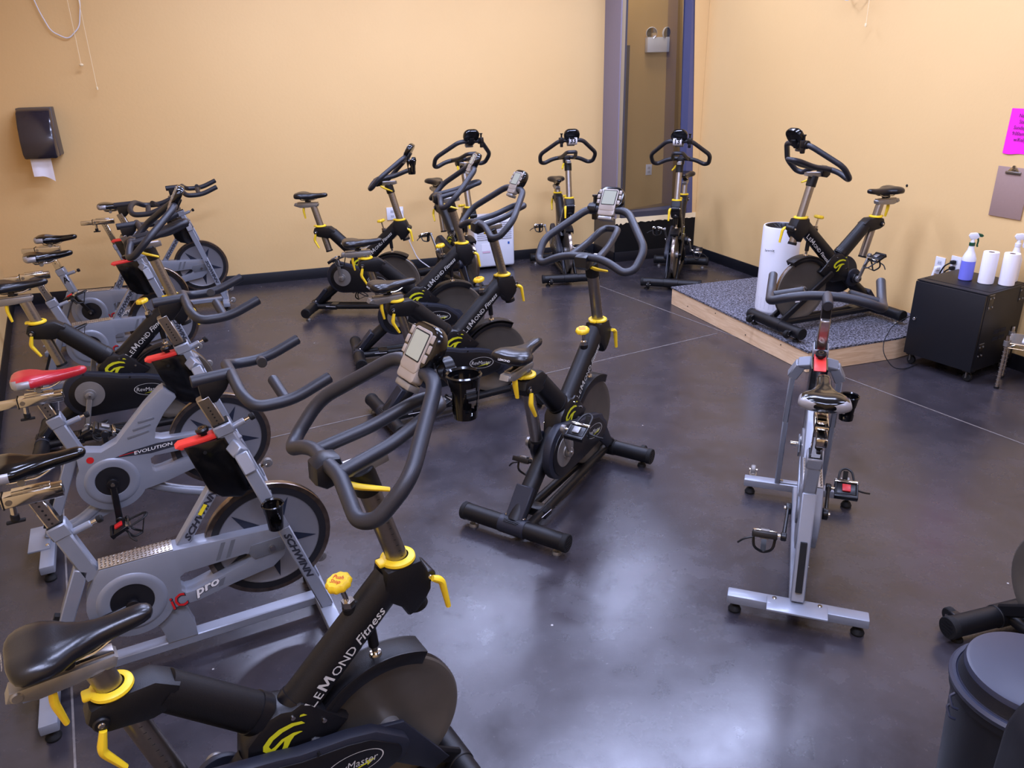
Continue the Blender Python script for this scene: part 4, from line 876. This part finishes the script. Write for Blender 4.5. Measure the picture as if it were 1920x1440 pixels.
mb = MB(); mb.box((0, -.009, .118), (.10, .008, .018), 'chrome', bev=.003); mb.prism([(-.042, .122), (.042, .122), (.020, .150), (-.020, .150)], -.006, -.012, 'warm', bev=.002); mb.cyl((0, -.006, .152), (0, -.014, .152), .010, 'warm', n=14); mb.obj('clip', o)
ta, tb = rw((2.892, 5.13)), rw((2.935, 5.02))
outlet(onr(ta, .515, .0015), RA, 'white wall outlet with a white plug behind the black cabinet')
outlet(onr(tb+.0, .545, .0015), RA, 'white wall outlet with two black plugs behind the black cabinet', group=None)
plug(onr(ta, .50, .0015), RA, 'wplast', 'white plug and short cord in the outlet left of the two black plugs', [(0, -.04, 0), (.0, -.055, -.05), (.0, -.05, -.20)], r=.008)
plug(onr(tb-.005, .565, .0015), RA, 'rub', 'black power cord in the upper socket above the cabinet', [(0, -.04, 0), (-.02, -.07, -.02), (-.06, -.06, -.09), (-.06, -.05, -.2)], r=.005)
plug(onr(tb-.005, .525, .0015), RA, 'rub', 'black power cord in the lower socket above the cabinet', [(0, -.04, 0), (-.02, -.06, -.02), (-.03, -.06, -.05), (-.03, -.05, -.2)], r=.005)
mb = MB(); mb.lathe([(0, 0), (.010, 0), (.007, .004), (0, .005)], 'rub', n=14, ax=(rin.x, rin.y, 0)); o = mb.obj('wall_anchor', None, onr(rw((2.756, 5.487)), .999, .0005)); tag(o, 'small dark wall anchor above the platform bike saddle', 'anchor')
tq = rw((2.573, 5.961))
cordobj('hanging_wire', [onr(tq-.45, CEIL-.005, .06), onr(tq-.34, 2.42, .06), onr(tq-.28, 2.24, .07), onr(tq-.20, 2.205, .08), onr(tq-.12, 2.25, .08), onr(tq-.08, 2.21, .08), onr(tq-.03, 2.26, .06), onr(tq-.05, CEIL-.005, .05)], .005, 'white cable loops at the top of the right wall', 'wplast')
cordobj('pull_cord', [onr(tq+.0, CEIL-.005, .075), onr(tq, 2.055, .075)], .0016, 'cream pull cord with white tip high on the right wall', knob=[(0, 0), (.007, .003), (.009, .018), (.005, .026), (0, .026)])
# hall objects seen through the glass
ht = empty('emergency_light', ph(.985, 2.00, -.012), math.atan2(pd.y, pd.x)); tag(ht, 'white twin head emergency light on the wall behind the glass', 'emergency light')
mb = MB(); mb.box((0, -.035, 0), (.26, .07, .15), 'wplast', bev=.008); mb.obj('battery_box', ht)
for s in (-1, 1):
    mb = MB(); c = V(s*.085, -.055, .115); ax = V(s*.35+.1, -1, -.1).normalized(); mb.lathe([(0, -.03), (.03, -.028), (.056, -.005), (.060, .012), (.055, .016)], 'wplast', o=c, ax=ax, n=28); mb.lathe([(0, .010), (.05, .014), (.055, .016)], 'warm', o=c, ax=ax, n=28); mb.cyl((s*.085, -.035, .07), c, .009, 'wplast', n=10); mb.obj('lamp_head', ht)
outlet(V(*ph(.97, .70, -.002)), math.atan2(pd.y, pd.x), 'white outlet on the hall wall behind the glass')
wall('door_1', P1+pn*1.20-pd*.4, P1+pn*1.20+pd*.665, 0, 2.00, 'dframe', out=pn, th=.04)
mb = MB(); mb.box((0, 0, 0), (.03, .006, .36), 'poster'); o = mb.obj('wall_poster', None, ph(1.352, 1.35, -.01)); tag(o, 'narrow dark red poster edge on the hall wall', 'poster')

# ------------------------------------------------------------------ cabinet
ca = V(2.53, 4.67); cb_ = V(2.752, 4.292); cdv = (cb_-ca).normalized(); cpv = V(-cdv.y, cdv.x); CW = (cb_-ca).length; CD = .43
CA = math.atan2(cdv.y, cdv.x)
cab = empty('media_cabinet', (ca.x, ca.y, 0), CA); tag(cab, 'black steel cabinet on casters beside the platform', 'cabinet')   # local x along front door, y into depth
CZ0, CZ1 = .072, .552
mb = MB(); mb.box((CW/2, CD/2+.008, (CZ0+CZ1)/2), (CW-.006, CD-.012, CZ1-CZ0-.004), 'cab', bev=.003); mb.box((CW/2, CD/2, CZ1), (CW, CD, .008), 'cab', bev=.002); mb.box((CW/2, CD/2+.02, CZ1+.0045), (CW*.93, CD*.86, .004), 'blk', bev=.001)
for k in range(2):
    for j in range(2): 
        xs = .0; yy = (.035, CD-.07)[k]; zz = (.17, .47)[j]
        for a in (0, .035): 
            for b in (0, .055): mb.cyl((CW-.004, yy+a, zz+b), (CW+.003, yy+a, zz+b), .0055, 'alu', n=10)
        mb.box((CW-.002, yy+.0175, zz+.075), (.003, .05, .004), 'alu'); mb.box((CW-.0025, yy+.0175, zz+.027), (.003, .048, .085), 'blk2', bev=.001)
for r_ in range(2):
    for g in range(2):
        for k in range(6):
            for j in range(2): mb.box((CW-.0022, .16+g*.075+k*.010, .245+r_*.045+j*.013), (.002, .006, .009), 'guard')
mb.obj('body', cab)
mb = MB(); mb.box((CW/2, -.004, (CZ0+CZ1)/2), (CW-.004, .016, CZ1-CZ0-.010), 'cab', bev=.002); dr = mb.obj('door', cab)
mb = MB(); mb.cyl((.035, -.012, .31), (.035, -.020, .31), .010, 'warm', n=16, bev=.002); mb.obj('lock', dr)
for x in (.035, CW-.035):
    for y in (.035, CD-.035):
        mb = MB(); mb.cyl((x, y-.012, .027), (x, y+.012, .027), .0262, 'rub', n=20, bev=.004); mb.box((x, y, .066), (.05, .05, .008), 'blk2'); mb.bar((x, y-.016, .027), (x, y-.016, .066), .02, .003, 'alu'); mb.bar((x, y+.016, .027), (x, y+.016, .066), .02, .003, 'alu'); mb.obj('caster', cab)
def cabp(u, v_, z=CZ1+.007): q = ca + cdv*u + cpv*v_; return V(q.x, q.y, z)
def spray(base, label, full=True):
    o = empty('spray_bottle', base, -20*D); o.scale = (.88, .88, 1); tag(o, label, 'spray bottle'); mb = MB()
    mb.lathe([(0, 0), (.040, 0), (.044, .004), (.0445, .012), (.0445, .118)], 'bluel' if full else 'wplast', n=32); mb.lathe([(.0445, .118), (.044, .132), (.034, .158), (.022, .182), (.017, .205), (.016, .215)], 'wplast', n=32); mb.obj('bottle', o)
    mb = MB(); mb.lathe([(.016, .208), (.019, .210), (.019, .228), (.014, .230)], 'green' if full else 'wplast', n=24); mb.lathe([(.014, .228), (.012, .238), (.010, .25)], 'wplast', n=20)
    mb.prism([(-.030, .268), (-.018, .250), (.020, .250), (.034, .262), (.052, .266), (.052, .280), (.010, .288), (-.022, .284)], -.011, .011, 'wplast', bev=.003)
    mb.prism([(.022, .286), (.052, .280), (.060, .272), (.050, .264), (.035, .266)], -.012, .012, 'green' if full else 'wplast', bev=.002)
    mb.tube([(.026, 0, .262), (.034, 0, .240), (.030, 0, .212), (.036, 0, .205)], .0055, 'green' if full else 'wplast', n=8, fil=.01); mb.obj('trigger_head', o); return o
def roll(base, label, rz=0.):
    o = empty('paper_towel_roll', base, rz); tag(o, label, 'paper towel'); mb = MB()
    mb.lathe([(.017, .002), (.040, 0), (.0428, .003), (.043, .02), (.0425, .186), (.041, .190), (.017, .188)], 'paper', n=40); mb.prism([(.0, 0), (.001, 0), (.001, .225), (.0, .225)], 0, 0, 'paper') if False else None; mb.obj('roll', o)
    mb = MB(); mb.lathe([(.0165, .001), (.0165, .188), (.0145, .188), (.0145, .001)], mat('cardboard_core', (120, 92, 74), .8), n=24); mb.obj('core', o); return o
spray(V(2.798, 4.622, CZ1+.007), 'spray bottle of blue cleaner with green and white trigger on the cabinet')
roll(V(2.873, 4.535, CZ1+.007), 'white paper towel roll beside the blue spray bottle', .5)
roll(V(2.968, 4.485, CZ1+.007), 'white paper towel roll farther from the blue spray bottle', 1.2)
spray(V(3.045, 4.572, CZ1+.007), 'white spray bottle hidden behind the right paper towel roll', False)
# cable on the floor by the cabinet
b0 = V(2.50, 4.70, 0)
o = empty('power_cord', b0); tag(o, 'thin black cable drooping over the platform edge beside the cabinet', 'power cord'); mb = MB()
mb.tube([V(.10, .06, .30), V(-.05, .02, .24), V(-.13, -.06, .16), V(-.15, -.12, .10), V(-.10, -.17, .02), V(-.02, -.16, .006), V(.10, -.08, .006)], .0028, 'rub', n=8, fil=.05); mb.obj('cable', o)
# ------------------------------------------------------------------ wire shelf at the right edge
sp = V(2.876, 4.221, 0); ws = empty('wire_shelf', (sp.x, sp.y, 0), -38*D); tag(ws, 'chrome wire shelving rack cut off by the right edge', 'shelf')
SZ = .285
for (x, y) in ((0, 0), (.52, 0), (0, .21), (.52, .21)):
    mb = MB(); mb.cyl((x, y, .012), (x, y, SZ+.045), .0115, 'warm', n=16)
    for k in range(11): mb.cyl((x, y, .03+k*.025), (x, y, .032+k*.025), .0122, 'alu', n=14)
    mb.cyl((x, y, 0), (x, y, .012), .014, 'rub', n=14); mb.cyl((x, y, SZ-.018), (x, y, SZ+.012), .017, 'alu', n=14); mb.obj('leg', ws)
mb = MB()
for zz in (SZ, SZ-.028): mb.tube([(0, 0, zz), (.52, 0, zz), (.52, .21, zz), (0, .21, zz)], .0032, 'warm', n=8, closed=True)
for (a, b) in (((0, 0), (.52, 0)), ((0, .21), (.52, .21)), ((0, 0), (0, .21)), ((.52, 0), (.52, .21))):
    nn = 10; pts = [V(a[0]+(b[0]-a[0])*i/nn, a[1]+(b[1]-a[1])*i/nn, SZ if i % 2 else SZ-.028) for i in range(nn+1)]; mb.tube(pts, .0018, 'warm', n=6)
for k in range(20): y = .21*(k+.5)/20; mb.tube([(0, y, SZ+.002), (.52, y, SZ+.002)], .0017, 'warm', n=6)
mb.obj('shelf_rack', ws)
mb = MB(); mb.box((.27, .105, .012), (.40, .17, .014), 'wplast', bev=.004); o = mb.obj('folded_sheet', None, (sp.x, sp.y, SZ)); o.rotation_euler = (0, 0, -38*D); tag(o, 'pale folded sheet lying on the wire shelf', 'sheet')
# ------------------------------------------------------------------ bin and case, bottom right
bc = V(1.135, 1.325); bn_ = empty('trash_bin', (bc.x, bc.y, 0), 0); bn_.scale = (.78, .78, .83); tag(bn_, 'black round trash bin with slate lid at the bottom right corner', 'trash bin')
mb = MB(); mb.lathe([(0, .003), (.150, .003), (.156, .012), (.188, .60), (.197, .605), (.197, .635)], 'bin', n=64); mb.obj('body', bn_)
mb = MB(); mb.lathe([(.186, .628), (.200, .628), (.2035, .634), (.2035, .642), (.196, .650), (.186, .648), (.183, .640)], 'lid', n=64); mb.lathe([(.186, .640), (.178, .655), (.172, .690), (.168, .700), (.158, .703), (.0, .700)], 'lid', n=64); ldd = mb.obj('lid', bn_)
mb = MB(); mb.lathe([(.1842, .640), (.179, .655), (.1735, .686)], 'bin', n=64); mb.obj('lid_band', ldd)
mb = MB()
a = 176*D
for k in range(2): mb.tube([V(math.cos(a)*.200, math.sin(a)*.200, .62-.035*k), V(math.cos(a)*.214, math.sin(a)*.214, .61-.035*k), V(math.cos(a+.1)*.214, math.sin(a+.1)*.214, .59-.035*k), V(math.cos(a+.12)*.198, math.sin(a+.12)*.198, .585-.035*k)], .004, 'lid', n=8, fil=.006)
mb.obj('latch', bn_)
ec = empty('equipment_case', (.855, .905, 0), -8*D); tag(ec, 'tall black round-topped case in front of the trash bin at the bottom right corner', 'case')
mb = MB(); mb.prism([(-.0, .003), (.30, .003), (.30, .70)] + arc(.15, .70, .15, 0, 180, 16)[1:-1] + [(.0, .70)], -.0, .16, 'cab', bev=.02); mb.obj('shell', ec)
mb = MB(); mb.tube([(.10, .08, .83), (.11, .08, .87), (.19, .08, .87), (.20, .08, .83)], .009, 'blk2', n=10, fil=.02); mb.obj('handle', ec)

# ------------------------------------------------------------------ ceiling light fixtures, with the added foreground fill pair
cl0 = empty('ceiling_or_fill_light', (0, 0, CEIL), 28.8*D)
mb = MB(); mb.box((0, 0, -.035), (1.22, .40, .07), 'wplast', bev=.006); mb.obj('housing', cl0)
mb = MB(); mb.box((0, 0, -.0725), (1.12, .33, .005), 'emit'); mb.obj('diffuser', cl0)
for i, (x, y) in enumerate(LIGHTS):
    o = cl0 if i == 0 else copy_tree(cl0); o.location = (x, y, CEIL); tag(o, 'unseen rectangular white ceiling light panel, one of a set with added fill panels', 'ceiling light', 'ceiling light panels')
hl = bpy.data.lights.new('hall_fill', 'AREA'); hl.shape = 'DISK'; hl.size = .5; hl.energy = 12; hl.color = (1, .93, .82)  # unseen lamp added to light the hall behind the glass
ho = bpy.data.objects.new('hall_fill', hl); COL.objects.link(ho); q = P1+pn*.65+pd*.6; ho.location = (q.x, q.y, CEIL-.1)
for m in M.values():
    pass
